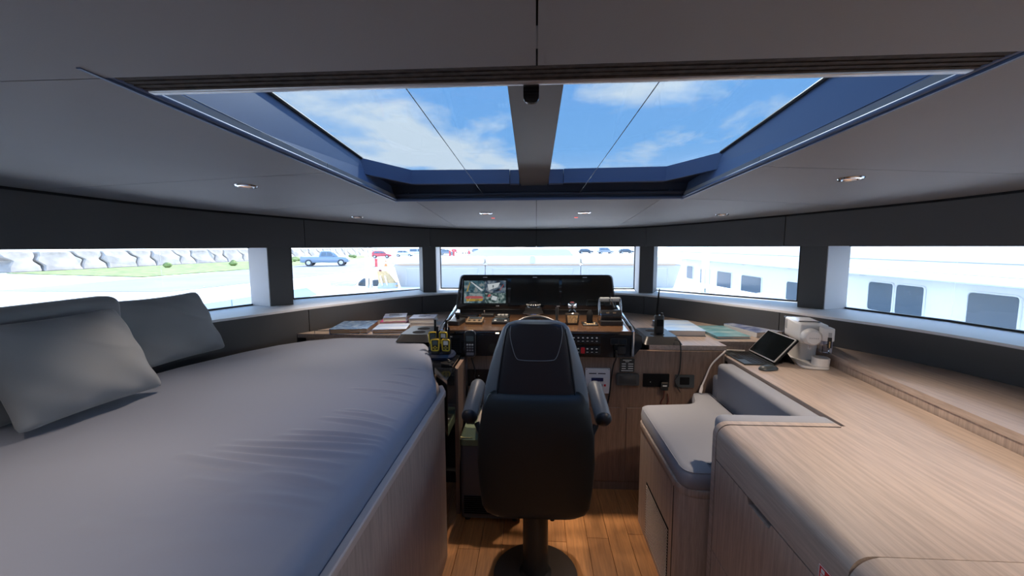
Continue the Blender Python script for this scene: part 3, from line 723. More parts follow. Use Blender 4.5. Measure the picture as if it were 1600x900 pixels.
# bottle
mat('amber_label', (.62, .40, .18), .45, noise=(80, .35)); mat('bottle_glass', (.03, .025, .02), .08, coat=.3); mat('maroon', (.14, .03, .03), .3)
o = part_on('perfume_bottle', 'squat dark bottle with amber label and shiny stopper on the dashboard', 'bottle', .245, 2.78)
obj('body', loft(new(), [(0, 0, 0, .038, .03, 5), (0, 0, .012, .044, .034, 5), (0, 0, .07, .047, .036, 5), (0, 0, .078, .040, .032, 4), (0, 0, .084, .020, .02, 2)], 28), 'bottle_glass', o, True, True)
obj('label_front', prism(new(), rounded([(-.030, .014), (.030, .014), (.036, .066), (-.036, .066)], .006), 0, .0015, M=T(0, -.037, 0) @ RX(PI/2)), 'amber_label', o, local=True)
obj('collar', lathe(new(), [(.022, .082), (.026, .086), (.022, .100), (.022, .108)], 20), 'black_gloss', o, True, True)
obj('stopper', lathe(new(), [(.020, .108), (.031, .113), (.033, .130), (.030, .143), (.020, .148)], 24), 'chrome', o, True, True)
obj('stopper_cap', lathe(new(), [(.014, .148), (.014, .151), (.004, .152)], 16), 'maroon', o, True, True)
o = part_on('side_lever', 'thin upright black lever with chrome foot beside the wheel', 'lever', .145, 2.86)
obj('foot', lathe(new(), [(.022, 0), (.022, .008), (.012, .012)], 18), 'chrome', o, True, True)
obj('stem', tube(new(), [(0, 0, .01), (.002, .006, .10)], [.010, .013], 10), 'black_plastic', o, True, True)
o = part_on('docking_joystick', 'pointed black joystick on a square plate with lit buttons', 'joystick', .365, 2.78)
obj('plate', prism(new(), rrect(-.052, .052, -.06, .05, .006), 0, .008, .002, 1), 'black_plastic', o, local=True)
obj('stick', loft(new(), [(0, .01, .008, .022, .022, 2), (0, .01, .03, .020, .02, 2), (0, .01, .06, .022, .02, 2), (0, .01, .08, .018, .016, 2), (0, .01, .098, .006, .006, 2)], 18), 'black_matt', o, True, True)
mat('amber_lit', (.6, .4, .2), .4, emit=(1, .62, .3), estr=.5)
for x, y in ((-.03, .0), (.032, .0), (-.02, -.04), (-.005, -.04), (.010, -.04), (.025, -.04)): obj('button', lathe(new(), [(.0065, .008), (.0065, .011)], 10, T(x, y, 0)), 'amber_lit', o, local=True)
# throttle
o = part_on('throttle_control', 'twin-lever black throttle with chrome side frames on the dashboard', 'throttle', .505, 2.80)
obj('base', prism(new(), rrect(-.075, .075, -.075, .075, .01), 0, .03, .003, 2), 'black_plastic', o, local=True)
obj('drum', tube(new(), [(-.066, 0, .055), (.066, 0, .055)], .042, 24), 'black_gloss', o, 35, True)
for s in (-1, 1):
    lv = obj('lever', tube(new(), [(s*.071, 0, .055), (s*.073, .02, .12), (s*.070, .03, .172)], [.009, .008, .006], 10), 'chrome', o, True, True)
    obj('grip', prism(new(), rrect(s*.036-.033, s*.036+.033, .0, .032, .006), .150, .180, .006, 3), 'leather_grey', lv, True, True)
    obj('side_cap', lathe(new(), [(.044, 0), (.044, .006), (.03, .009)], 24, T(s*.067, 0, .055) @ RY(s*PI/2)), 'chrome', o, True, True)
for s in (-.022, .022): obj('scale_mark', box(new(), s-.010, s+.010, -.036, -.030, .073, .084, 0), 'bronze', o, local=True)

# fascia controls
YF = 2.553
class Fixture:                                       # a fitting of the dashboard: its first plate is the part, the rest are sub-parts
    def __init__(self, name, label): self.name, self.label, self.o = name, label, None
def fplate(parent, name, x0, x1, z0, z1, th, m, rr=.004, y=YF):
    if isinstance(parent, Fixture):
        if parent.o is None:
            name, fx, parent = parent.name, parent, hc
        else: fx, parent = None, parent.o
    else: fx = None
    o = obj(name, prism(new(), rrect(x0, x1, z0, z1, rr), 0, th, M=T(0, y, 0) @ RX(PI/2)), m, parent)
    if fx: fx.o = o; o['label'] = fx.label
    return o
mat('red', (.75, .03, .04), .35); mat('switch_grey', (.25, .25, .26), .4)
for z0, z1, n, lab in ((1.000, 1.038, 6, 'upper row of six black rocker switches with white symbols'), (.930, .968, 5, 'lower row of rocker switches with one red cover')):
    o = Fixture('switch_panel', lab)
    x0 = .405-.0295*6-.01
    fplate(o, 'frame', x0, .405, z0-.006, z1+.006, .006, 'black_plastic')
    for k in range(6):
        xa = x0+.006+k*.0285
        red = (n == 5 and k == 2)
        sw = fplate(o, 'rocker', xa, xa+.0245, z0, z1, .014 if red else .010, 'red' if red else 'glass_dark', .005)
        if not red:
            fplate(o, 'symbol', xa+.007, xa+.018, z1-.013, z1-.005, .0108, 'lit_mark', .002); fplate(o, 'caption', xa+.006, xa+.019, z0+.006, z0+.009, .0108, 'lit_mark', .001)
o = Fixture('socket_panel', 'black twin socket with plug on the dashboard front')
fplate(o, 'frame', .465, .568, .985, 1.027, .006, 'black_plastic')
fplate(o, 'cap', .470, .512, .990, 1.022, .011, 'glass_dark', .006); fplate(o, 'cap', .520, .562, .990, 1.022, .011, 'glass_dark', .006)
fplate(o, 'lower_cap', .508, .560, .930, .975, .012, 'black_plastic', .012)
fplate(o, 'plug', .488, .506, .955, .992, .030, 'black_matt', .004)
o = Fixture('speaker_grille', 'black ribbed speaker grille at the port end of the dashboard front')
fplate(o, 'frame', -.575, -.475, .92, 1.035, .005, 'black_plastic')
for k in range(8): fplate(o, 'slat', -.565, -.487, .925+k*.012, .931+k*.012, .008, 'black_matt', .001)
fplate(o, 'name_mark', -.566, -.535, 1.023, 1.030, .0065, 'lit_mark', .001)
o = thing('radio_handset', 'oblong black handset with keypad and yellow top rim, hung on the dashboard front', 'handset', (-.42, YF, .90))
Mh = T(-.418, YF-.001, .985) @ RX(math.radians(90))
obj('body', prism(new(), rrect(-.034, .034, -.085, .085, .030, 8), 0, .026, .004, 2, M=Mh), 'black_plastic', o, 40)
mat('yellow', (.75, .52, .03), .45); mat('lcd', (.12, .15, .14), .2)
obj('yellow_rim', tube(new(), [Mh @ Vector((.031*math.cos(a), .054+.031*math.sin(a), .014)) for a in [k*PI/10*.8+.1*PI for k in range(11)]], .004, 8), 'yellow', o, True)
obj('edge_rim', tube(new(), [Mh @ Vector((x, y, .018)) for x, y in rrect(-.035, .035, -.086, .086, .031, 8)], .0028, 8, True), 'steel', o, True)
obj('screen', prism(new(), rrect(-.024, .024, .018, .052, .004), .026, .0275, M=Mh), 'lcd', o)
for i in range(3):
    for j in range(3): obj('key', prism(new(), rrect(-.022+.016*i, -.011+.016*i, -.045+.018*j, -.035+.018*j, .003), .026, .0285, M=Mh), 'lit_mark' if j == 2 else 'switch_grey', o)
obj('key_bar', prism(new(), rrect(-.024, .024, -.072, -.054, .005), .026, .028, M=Mh), 'switch_grey', o)
o = tag(obj('handset_cord', tube(new(), spline([(-.418, 2.545, .905), (-.41, 2.56, .87), (-.395, 2.57, .80), (-.40, 2.572, .76), (-.385, 2.58, .735)], 6), .005, 8), 'black_plastic', smooth=True), 'thin black cord hanging from the oblong handset', 'cord')

# things on the walnut front
YP = YW-.001
def wplate(parent, name, x0, x1, z0, z1, th, m, rr=.004, y=YP): return fplate(parent, name, x0, x1, z0, z1, th, m, rr, y)
o = Fixture('power_inverter_panel', 'white control panel with blue display and small buttons on the walnut front')
wplate(o, 'plate', .318, .474, .655, .820, .010, 'white_paint')
mat('blue_lcd', (.02, .03, .10), .2)
wplate(o, 'display', .356, .432, .735, .758, .0115, 'blue_lcd', .002)
for k in range(4): wplate(o, 'button', .355+.02*k, .369+.02*k, .702, .716, .012, 'switch_grey', .003)
wplate(o, 'red_button', .436, .449, .702, .716, .012, 'red', .002); wplate(o, 'green_button', .336, .349, .702, .716, .012, 'grass', .002)
for x0, x1 in ((.340, .388), (.398, .446)): wplate(o, 'title_mark', x0, x1, .783, .789, .0105, 'glass_dark', .001)
for x, z in ((.325, .813), (.467, .813)): wplate(o, 'screw', x-.003, x+.003, z-.003, z+.003, .0115, 'switch_grey', .002)
o = Fixture('breaker_plaque', 'small black plaque with rows of white print under the dashboard')
wplate(o, 'plate', .536, .628, .797, .885, .005, 'black_plastic', .002)
wplate(o, 'print_line', .555, .610, .873, .877, .0056, 'lit_mark', .0005)
wplate(o, 'print_line', .570, .595, .864, .867, .0056, 'lit_mark', .0005)
for i in range(2):
    for j in range(3): wplate(o, 'print_line', .548+.040*i, .574+.046*i, .818+.015*j, .823+.015*j, .0056, 'lit_mark', .0005)
wplate(o, 'print_line', .545, .620, .804, .808, .0056, 'lit_mark', .0005)
mat('slate', (.045, .055, .06), .35)
o = Fixture('display_unit', 'dark slate rectangular display unit, switched off, on the walnut front')
wplate(o, 'frame', .515, .658, .712, .788, .016, 'slate', .010); wplate(o, 'screen', .532, .640, .724, .776, .0175, 'glass_dark', .003)
o = Fixture('charger_panel', 'black rectangular panel with a plugged-in charger on the walnut front')
wplate(o, 'plate', .685, .848, .703, .788, .008, 'black_matt', .003); wplate(o, 'charger', .790, .835, .690, .745, .035, 'black_gloss', .006); wplate(o, 'charger_mark', .795, .830, .736, .742, .036, 'bronze', .001); wplate(o, 'charger_text', .800, .826, .716, .724, .036, 'lit_mark', .001); wplate(o, 'indicator', .728, .733, .733, .738, .009, 'lit_mark', .002)
o = Fixture('socket_plate', 'slate blue square socket plate beside the corner seat')
wplate(o, 'plate', .885, 1.003, .703, .784, .010, 'slate', .004); wplate(o, 'socket', .913, .972, .722, .770, .013, 'black_matt', .004)
o = Fixture('black_panel', 'long black recessed panel on the walnut front behind the helm seat')
wplate(o, 'plate', -.445, -.12, .69, .80, .010, 'black_gloss', .004); wplate(o, 'led', -.375, -.370, .757, .762, .011, 'lit_mark', .001); wplate(o, 'led', -.285, -.280, .722, .727, .011, 'lit_mark', .001)
def cable(name, pts, r, m, lab, cat='cable'): return tag(obj(name, tube(new(), spline(pts, 6), r, 8), m, smooth=True), lab, cat)
cable('black_cable', [(.497, 2.515, .955), (.497, 2.53, .90), (.49, 2.565, .85), (.482, 2.588, .75), (.468, 2.585, .62), (.43, 2.575, .50), (.38, 2.57, .42), (.34, 2.57, .36)], .005, 'black_plastic', 'long black cable hanging from the dashboard socket plug')
cable('charger_cable', [(.812, 2.57, .689), (.815, 2.585, .64), (.80, 2.59, .60), (.82, 2.588, .57), (.845, 2.588, .61), (.84, 2.588, .66)], .0035, 'maroon', 'thin dark red cable looping below the black charger')
cable('radio_cable', [(.89, 2.64, 1.000), (.905, 2.60, 1.0), (.91, 2.585, .95), (.912, 2.588, .85), (.905, 2.588, .79), (.882, 2.585, .755), (.885, 2.58, .73), (.90, 2.58, .70), (.915, 2.58, .675)], .0035, 'black_plastic', 'thin black cable hanging over the walnut front from the cup tray')

# cup trays
mat('tray_black', (.014, .015, .018), .36, spec=.40)
def cuptray(name, cx_, lab, s):
    o = thing(name, lab, 'cup holder', (cx_, 2.78, ZC+.001))
    b = new(); V0 = [(-.125, -.158), (.125, -.158), (.125, .19), (-.125, .19)]; V1 = [(-.10*(1 if s < 0 else 1), -.115), (.10, -.115), (.10, .175), (-.10, .175)]
    lo = [b.verts.new((x, y, 0)) for x, y in rounded(V0, .03)]; hi = [b.verts.new((x, y, .045)) for x, y in rounded(V1, .03)]
    n = len(lo); b.faces.new(lo[::-1]); b.faces.new(hi)
    for i in range(n): b.faces.new((lo[i], lo[(i+1) % n], hi[(i+1) % n], hi[i]))
    bmesh.ops.recalc_face_normals(b, faces=b.faces[:]); obj('body', b, 'tray_black', o, 30, True)
    for y in (-.045, .075):
        obj('cup_hole', lathe(new(), [(.036, .045), (.043, .047), (.045, .0455), (.036, .0453)], 24, T(-.01*s, y, 0)), 'black_matt', o, local=True)
    return o
cuptray('cup_tray', -.815, 'black twin cup tray beside the book stack, port of the dashboard', -1)
cuptray('cup_tray', .815, 'black twin cup tray holding a handheld radio, starboard of the dashboard', 1)

# handheld radio in the tray
o = thing('handheld_radio', 'black handheld radio with long whip antenna standing in the cup tray', 'radio', (.815, 2.735, ZC+.050))
obj('body', loft(new(), [(0, 0, 0, .028, .018, 4), (0, 0, .02, .030, .02, 4), (0, 0, .09, .029, .02, 4), (0, 0, .118, .030, .02, 4), (0, 0, .126, .025, .016, 3)], 24), 'black_plastic', o, 50, True)
obj('speaker', prism(new(), rrect(-.02, .02, .055, .10, .004), 0, .004, M=T(0, -.018, 0) @ RX(PI/2)), 'black_matt', o, local=True)
obj('antenna', tube(new(), [(-.014, 0, .12), (-.012, .004, .15), (-.006, .01, .26), (0, .014, .30)], [.010, .008, .005, .003], 10), 'black_matt', o, True, True)
obj('knob', lathe(new(), [(.009, 0), (.009, .018), (.006, .02)], 12, T(.016, 0, .122)), 'black_plastic', o, True, True)

# walkie talkies in their charger
o = thing('walkie_charger', 'low dark blue charging dock holding four yellow walkie talkies', 'charger', (-.590, 2.462, .916))
mat('navy', (.02, .03, .06), .35)
obj('dock', loft(new(), [(0, 0, 0, .085, .072, 3.5), (0, 0, .015, .090, .076, 3.5), (0, 0, .032, .080, .066, 3.5)], 32), 'navy', o, 40, True)
obj('back_step', loft(new(), [(-.02, .032, .0325, .066, .026, 4), (-.02, .032, .062, .062, .022, 4)], 24), 'navy', o, 40, True)
obj('wire', tube(new(), spline([(.05, -.075, .01), (.08, -.10, .004), (.07, -.12, .004), (.085, -.085, .004)], 5), .003, 6), 'black_plastic', o, True, True)
wlab = ['yellow and black walkie talkie in the dock, nearest the daybed at the front', 'yellow and black walkie talkie in the dock, front row nearest the dashboard grille', 'yellow and black walkie talkie in the dock, back row on the daybed side', 'yellow and black walkie talkie in the dock, back row on the dashboard side']
def walkie(x, y, rz, lab, yel):
    o = thing('walkie_talkie', lab, 'walkie talkie', (x, y, .949+(.030 if y > 2.47 else 0)), rz, 'yellow walkie talkies in the dock')
    obj('body', loft(new(), [(0, 0, 0, .024, .015, 4), (0, 0, .012, .026, .017, 4), (0, 0, .085, .027, .017, 4), (0, 0, .096, .022, .013, 3)], 24), 'black_plastic', o, 50, True)
    obj('face_frame', tube(new(), [(xx, -.017, zz) for xx, zz in rounded([(-.021, .022), (.021, .022), (.024, .09), (-.024, .09)], .010)], .0045, 8, True), 'yellow', o, True, True)
    obj('screen', prism(new(), rrect(-.014, .014, .058, .082, .003), 0, .003, M=T(0, -.017, 0) @ RX(PI/2)), 'lit_mark' if yel else 'lcd', o, local=True)
    for k, (kx, kz) in enumerate(((0, .048), (-.009, .040), (.009, .040), (0, .032))): obj('key', prism(new(), rrect(kx-.005, kx+.005, kz-.003, kz+.003, .002), 0, .004, M=T(0, -.017, 0) @ RX(PI/2)), 'yellow', o, local=True)
    obj('antenna', tube(new(), [(.014, .002, .09), (.014, .003, .165)], [.0075, .0058], 10), 'black_matt', o, True, True)
for (x, y, rz, ye), lab in zip(((-.615, 2.425, .15, 0), (-.545, 2.425, -.1, 1), (-.645, 2.492, .15, 0), (-.575, 2.492, -.1, 1)), wlab): walkie(x, y, rz, lab, ye)

# ================================================================ books
def cover_mat(name, c0, c1, c2, sc, rough=.35):
    m = mat(name, c1, rough, coat=.2); t = m.node_tree; b = t.nodes['Principled BSDF']
    c = t.nodes.new('ShaderNodeTexCoord'); n = t.nodes.new('ShaderNodeTexNoise'); n.inputs['Scale'].default_value = sc; n.inputs['Detail'].default_value = 5
    mp = t.nodes.new('ShaderNodeMapping'); mp.inputs['Scale'].default_value = (1, 2.4, 1); t.links.new(c.outputs['Object'], mp.inputs[0]); t.links.new(mp.outputs[0], n.inputs['Vector'])
    r = t.nodes.new('ShaderNodeValToRGB'); e = r.color_ramp.elements; e[0].color = (*c0, 1); e[0].position = .40; e[1].color = (*c2, 1); e[1].position = .62; q = e.new(.5); q.color = (*c1, 1)
    t.links.new(n.outputs['Fac'], r.inputs[0]); t.links.new(r.outputs[0], b.inputs['Base Color'])
cover_mat('cv_town', (.03, .08, .30), (.16, .34, .62), (.55, .66, .80), 26); cover_mat('cv_sky', (.42, .56, .82), (.58, .68, .86), (.74, .80, .90), 5)
cover_mat('cv_navy', (.05, .08, .16), (.45, .50, .58), (.72, .75, .78), 14); cover_mat('cv_lav', (.30, .38, .64), (.44, .52, .72), (.60, .66, .80), 8)
cover_mat('cv_sea', (.40, .60, .88), (.55, .72, .92), (.70, .82, .94), 4); cover_mat('cv_teal', (.10, .36, .44), (.25, .50, .58), (.42, .64, .70), 5); cover_mat('cv_blue', (.12, .18, .42), (.30, .38, .62), (.55, .62, .78), 10)
mat('cv_pink', (.75, .10, .40), .4); mat('cv_white', (.78, .79, .80), .4); mat('cv_dkblue', (.05, .07, .12), .4); mat('cv_orange', (.62, .40, .24), .5)
def book(x, y, z, rz, w, d, h, cover, lab, spine=None, pages='paper', tilt=0, group='books on the counters', title=None):
    o = thing('book', lab, 'book', (x, y, z), rz, group)
    cm = cover
    obj('pages', box(new(), -w/2+.003, w/2-.005, -d/2+.005, d/2-.005, .003, h-.003), pages, o, local=True)
    obj('front_cover', box(new(), -w/2, w/2, -d/2, d/2, h-.003, h), cover, o, local=True)
    obj('back_cover', box(new(), -w/2, w/2, -d/2, d/2, 0, .003), spine or cover, o, local=True)
    obj('spine', box(new(), -w/2, -w/2+.003, -d/2, d/2, .003, h-.003), spine or cover, o, local=True)
    if title:
        for (x0, x1, y0, y1) in title: obj('title_print', box(new(), x0*w, x1*w, y0*d, y1*d, h, h+.0006), 'cv_dkblue', o, local=True)
    return o
ZK = ZC+.001
book(-1.385, 3.02, ZK, .13, .27, .33, .038, 'cv_town', 'thick hardback with a blue town photo cover near the steel rail', 'cv_town', 'cv_orange')
book(-1.085, 2.99, ZK, .16, .24, .22, .034, 'cv_sky', 'pale sky blue hardback lying on the counter beside the cup tray', 'cv_sky', 'cv_orange')
book(-1.175, 3.30, ZK, .22, .20, .20, .030, 'cv_pink', 'pink-spined book at the bottom of the stack with a dark title cover', 'cv_pink')
book(-1.165, 3.30, ZK+.031, .26, .18, .20, .034, 'cv_lav', 'book with dark title on a pale cover topping the pink-spined book', 'cv_white', title=((-.3, .3, -.05, .1), (-.3, .15, .15, .28), (-.25, .2, -.3, -.2)))
book(-.915, 3.27, ZK, .06, .19, .19, .026, 'cv_white', 'lower book of the tidy stack beside the dashboard wing', 'cv_white')
book(-.92, 3.27, ZK+.027, .10, .20, .19, .036, 'cv_lav', 'upper lavender book of the tidy stack beside the dashboard wing', 'cv_white', title=((-.2, .25, .1, .25), (-.2, .1, -.1, 0)))
book(1.06, 3.10, ZK, -.05, .27, .42, .040, 'cv_sea', 'large pale blue hardback beside the handheld radio', 'cv_dkblue', group='large books to starboard')
book(1.333, 3.01, ZK, .05, .23, .38, .018, 'cv_teal', 'thin teal book lying between the two large books', 'cv_teal', group='large books to starboard')
book(1.598, 3.06, ZK, .22, .24, .34, .036, 'cv_blue', 'large blue picture book with white spine beside the coffee machine', 'cv_white', group='large books to starboard')

# ================================================================ starboard desk, drawers and seat
ZW = .90
dk = thing('side_desk', 'long oak desk top beside the corner seat, carrying tablet and coffee machine', 'desk', (1.4, 1.4, 0))
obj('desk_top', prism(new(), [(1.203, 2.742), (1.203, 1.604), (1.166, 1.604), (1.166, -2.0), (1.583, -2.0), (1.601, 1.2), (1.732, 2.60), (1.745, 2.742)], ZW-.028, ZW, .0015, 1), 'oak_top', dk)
obj('side_board', prism(new(), [(1.207, 1.62), (1.225, 1.62), (1.225, 2.60), (1.207, 2.60)], .1, ZW-.029), 'oak_front', dk)
# drawer unit
cb = thing('drawer_cabinet', 'pale oak drawer cabinet with rounded top edge and finger pull', 'cabinet', (.9, 1.2, 0))
XF = .70; ya, yb = .887, 1.597
def profile(x0, x1, z0, z1, r, seg=8):                 # top slab folding over a rounded edge into the front
    pts = [(x1, z1)]
    for k in range(seg+1):
        a = PI/2+k*PI/2/seg; pts.append((x0+r+r*math.cos(a), z1-r+r*math.sin(a)))
    pts += [(x0, z0), (x0+.022, z0)]
    for k in range(seg+1):
        a = PI-k*PI/2/seg; pts.append((x0+r+(r-.022)*math.cos(a), z1-r+(r-.022)*math.sin(a)))
    pts += [(x1, z1-.022)]
    return pts
def sweep_y(prof, y0, y1): return prism(new(), prof, 0, y1-y0, M=T(0, y1, 0) @ RX(PI/2))
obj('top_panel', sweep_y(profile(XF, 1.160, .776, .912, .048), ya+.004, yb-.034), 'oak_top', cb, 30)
fr = sweep_y(profile(XF-.001, 1.160, .02, .914, .050), yb-.030, yb); obj('end_frame', fr, 'oak_edge' if False else 'oak_top', cb, 30)
obj('carcass', box(new(), XF+.024, 1.20, ya, yb-.002, 0, .862), 'ceil_back', cb)
obj('end_panel', box(new(), XF+.021, 1.20, yb-.0015, yb+.001, .02, .86), 'oak_front', cb)
def yzprism(pts, x0, x1): return prism(new(), pts, 0, x1-x0, M=Matrix(((0, 0, 1, x0), (1, 0, 0, 0), (0, 1, 0, 0), (0, 0, 0, 1))))
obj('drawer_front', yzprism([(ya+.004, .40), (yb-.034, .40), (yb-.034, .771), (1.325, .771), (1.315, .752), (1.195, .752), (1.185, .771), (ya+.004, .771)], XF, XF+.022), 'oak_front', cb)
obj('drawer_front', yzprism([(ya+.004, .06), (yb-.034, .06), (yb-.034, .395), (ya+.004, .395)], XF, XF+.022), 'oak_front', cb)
obj('pull_shadow_gap', box(new(), XF+.0225, XF+.0238, 1.19, 1.32, .75, .775), 'black_matt', cb)
# red safety sticker
pst = pX(1284, 893, XF)
st = thing('safety_sticker', 'small red and white safety sticker on the drawer front', 'sticker', (XF-.0012, .955, .800))
obj('red_field', box(new(), 0, .001, -.024, .024, -.021, .021), 'red', st, local=True)
for y0, y1, z0, z1 in ((.004, .016, .004, .014), (.002, .018, -.016, .001), (-.018, -.004, -.014, .010)): obj('white_mark', box(new(), -.0006, 0, y0, y1, z0, z1), 'white_paint', st, local=True)
for y0, y1, z0, z1 in ((-.024, .024, .019, .021), (-.024, .024, -.021, -.019), (-.024, -.022, -.019, .019), (.022, .024, -.019, .019)): obj('white_edge', box(new(), -.0006, 0, y0, y1, z0, z1), 'white_paint', st, local=True)
# aft rounded unit
cb2 = thing('aft_cabinet', 'oak cabinet with broad rounded corner next to the drawer cabinet', 'cabinet', (.9, 0, 0))
obj('top_panel', sweep_y(profile(XF-.008, 1.160, .10, .916, .075, 10), -1.6, ya-.003), 'oak_top', cb2, 30)
obj('carcass', box(new(), XF+.02, 1.160, -1.6, ya-.006, 0, .84), 'oak_front', cb2)

# corner seat
sb_ = thing('corner_seat_base', 'oak corner seat base with rounded front and slatted vent', 'seat base', (.9, 2.0, 0))
spoly = rounded([(.60, 1.625), (1.19, 1.625), (1.19, 2.585), (.60, 2.34)], [.10, 0, 0, .05], 6)
spoly = rounded([(.60, 1.625), (1.19, 1.625), (1.19, 2.585), (.98, 2.585), (.93, 2.38), (.60, 2.34)], [.10, 0, 0, .02, .05, .06], 6)
obj('body', prism(new(), spoly, 0, .565), 'walnut_mid' if False else 'oak_front', sb_, 30)
obj('top_rim', prism(new(), [(x-.004 if x < .9 else x, y) for x, y in spoly], .5655, .60, .004, 2), 'oak_front', sb_, 30)
obj('vent_recess', box(new(), .5985, .5998, 1.77, 2.14, .03, .33), 'black_matt', sb_)
for k in range(20):
    z = .036+k*.0145
    obj('vent_slat', box(new(), .5968, .5983, 1.775, 2.135, z, z+.0042), 'oak_edge', sb_)
for yy in (1.72, ): obj('joint_line', box(new(), .5985, .5997, yy, yy+.003, 0, .565), 'black_matt', sb_)
def inset(poly, d): return shrink(poly, d)
sc_ = thing('seat_cushion', 'grey padded cushion on the corner seat', 'cushion', (.9, 2.0, .60))
cpoly = rounded([(.607, 1.695), (1.095, 1.695), (1.095, 2.57), (.99, 2.57), (.94, 2.385), (.607, 2.345)], [.10, .01, .02, .03, .06, .06], 6)
cpoly = rounded([(.607, 1.632), (.735, 1.632), (.735, 1.712), (1.095, 1.712), (1.095, 2.57), (.99, 2.57), (.94, 2.385), (.607, 2.345)], [.09, .0, .0, .01, .02, .03, .06, .06], 6)
b = new(); lay = [(.0, .601), (-.004, .612), (-.006, .64), (-.003, .664), (.008, .678), (.024, .684)]
rings = [[b.verts.new((x, y, z)) for x, y in (shrink(cpoly, d) if d else cpoly)] for d, z in lay]
n = len(rings[0])
for i in range(len(rings)-1):
    for k in range(n): b.faces.new((rings[i][k], rings[i][(k+1) % n], rings[i+1][(k+1) % n], rings[i+1][k]))
b.faces.new(rings[0][::-1]); b.faces.new(rings[-1]); bmesh.ops.recalc_face_normals(b, faces=b.faces[:])
obj('pad', b, 'seat_fabric', sc_, 50)
obj('piping', tube(new(), [(x, y, .674) for x, y in shrink(cpoly, .002)], .0025, 6, True), 'seat_fabric', sc_, True)
bk = thing('lounge_cushion', 'grey L-shaped padded backrest wrapping the corner seat', 'cushion', (1.1, 2.0, .68))
obj('back_pad', box(new(), 1.0965, 1.198, 1.69, 2.50, .60, .893, .026, 5, M=I4), 'seat_fabric', bk, True)
obj('arm_pad', box(new(), .742, 1.198, 1.602, 1.708, .60, .905, .032, 5), 'seat_fabric', bk, True)
obj('end_pad', box(new(), 1.105, 1.185, 2.49, 2.575, .60, .80, .02, 3), 'seat_fabric', bk, True)
obj('seam', tube(new(), [(1.112, y, .872-.0*y) for y in (1.70, 1.9, 2.2, 2.47)], .0022, 6), 'pillow_fabric', bk)
obj('seam', tube(new(), [(.76, 1.708, .70), (.76, 1.709, .86), (.80, 1.704, .893), (1.15, 1.704, .893)], .0022, 6), 'pillow_fabric', bk)
obj('stitch_panel', tube(new(), [(1.0985, 2.38, .69), (1.0985, 2.38, .85)], .0016, 6), 'pillow_fabric', bk)

# tablet, mouse, cable
ZT = ZW+.001
tb = thing('tablet_computer', 'tablet propped on a dark keyboard case on the oak desk', 'tablet', (1.30, 2.58, ZT))
kb = obj('keyboard', box(new(), 1.225, 1.395, 2.43, 2.72, ZT, ZT+.008, .002, 1), 'slate', tb)
for i in range(5):
    for j in range(12): obj('key', box(new(), 1.278+i*.0215, 1.296+i*.0215, 2.445+j*.0218, 2.463+j*.0218, ZT+.008, ZT+.0105), 'black_plastic', kb)
obj('touchpad', box(new(), 1.232, 1.270, 2.53, 2.63, ZT+.008, ZT+.0088), 'glass_dark', kb)
Ms = Matrix(((0, math.sin(.72), math.cos(.72)*-1, 1.392), (-1, 0, 0, 2.575), (0, math.cos(.72), math.sin(.72), ZT+.012), (0, 0, 0, 1)))   # local x: -Y, y: up the screen, z: towards the sitter
def sp(pts, z0, z1, r=0): return prism(new(), pts, z0, z1, r=r, M=Ms)
obj('case', sp(rrect(-.150, .150, 0, .190, .012), -.010, -.001), 'black_matt', tb)
obj('frame', sp(rrect(-.145, .145, .004, .186, .010), -.001, .005, .001), 'alu', tb)
obj('screen', sp(rrect(-.138, .138, .011, .179, .006), .0052, .0065), 'screen_off', tb)
obj('kickstand', prism(new(), [(1.470, ZT+.07), (1.476, ZT+.075), (1.530, ZT), (1.522, ZT)], 0, .24, M=T(0, 2.70, 0) @ RX(PI/2)), 'black_matt', tb)
ms = thing('computer_mouse', 'flat dark computer mouse beside the tablet keyboard', 'mouse', (1.315, 2.345, ZT), .3)
obj('shell', loft(new(), [(0, 0, 0, .056, .030, 2.6), (0, 0, .008, .057, .031, 2.6), (0, 0, .018, .048, .026, 2.4), (0, 0, .024, .03, .016, 2.2)], 28), 'slate', ms, True, True)
obj('button_split', box(new(), .01, .045, -.0007, .0007, .0195, .0235), 'black_matt', ms, local=True)
cw = thing('charging_cable', 'white charging cable drooping from the tablet to the seat', 'cable', (1.05, 2.5, .7))
mat('white_cable', (.82, .76, .70), .5)
obj('lead', tube(new(), spline([(1.375, 2.735, ZT+.008), (1.30, 2.728, ZT+.012), (1.225, 2.66, .93), (1.17, 2.585, .93), (1.10, 2.575, .86), (1.06, 2.56, .78), (1.035, 2.55, .725)], 8), .005, 8), 'white_cable', cw, True)
obj('plug', tube(new(), [(1.037, 2.552, .732), (1.03, 2.543, .712), (1.022, 2.535, .688)], [.006, .0095, .0095], 10), 'white_cable', cw, True)

# coffee machine
mat('cm_white', (.84, .83, .82), .3); mat('cm_grey', (.45, .45, .46), .4); mat('cm_shadow', (.62, .61, .62), .4)
cm = thing('coffee_machine', 'compact white capsule coffee machine with round head and milk jug', 'coffee machine', (1.632, 2.535, ZT), -.25)
def cmo(name, bm, m, sm=True, par=None): return obj(name, bm, m, par or cm, sm, True)
cmo('foot', prism(new(), rounded([(-.072, -.19), (.072, -.19), (.072, .14), (-.072, .14)], [.05, .05, .02, .02]), 0, .014, .004, 2), 'cm_white')
cmo('foot_rim', prism(new(), rounded([(-.070, -.186), (.070, -.186), (.070, .0), (-.070, .0)], [.05, .05, .01, .01]), .0142, .016), 'cm_grey', False)
cmo('column', loft(new(), [(0, .05, .0145, .058, .085, 4), (0, .05, .06, .055, .08, 4), (0, .05, .13, .060, .09, 4)], 28), 'cm_white')
cmo('body', box(new(), -.070, .070, -.115, .165, .130, .245, .010, 3), 'cm_white')
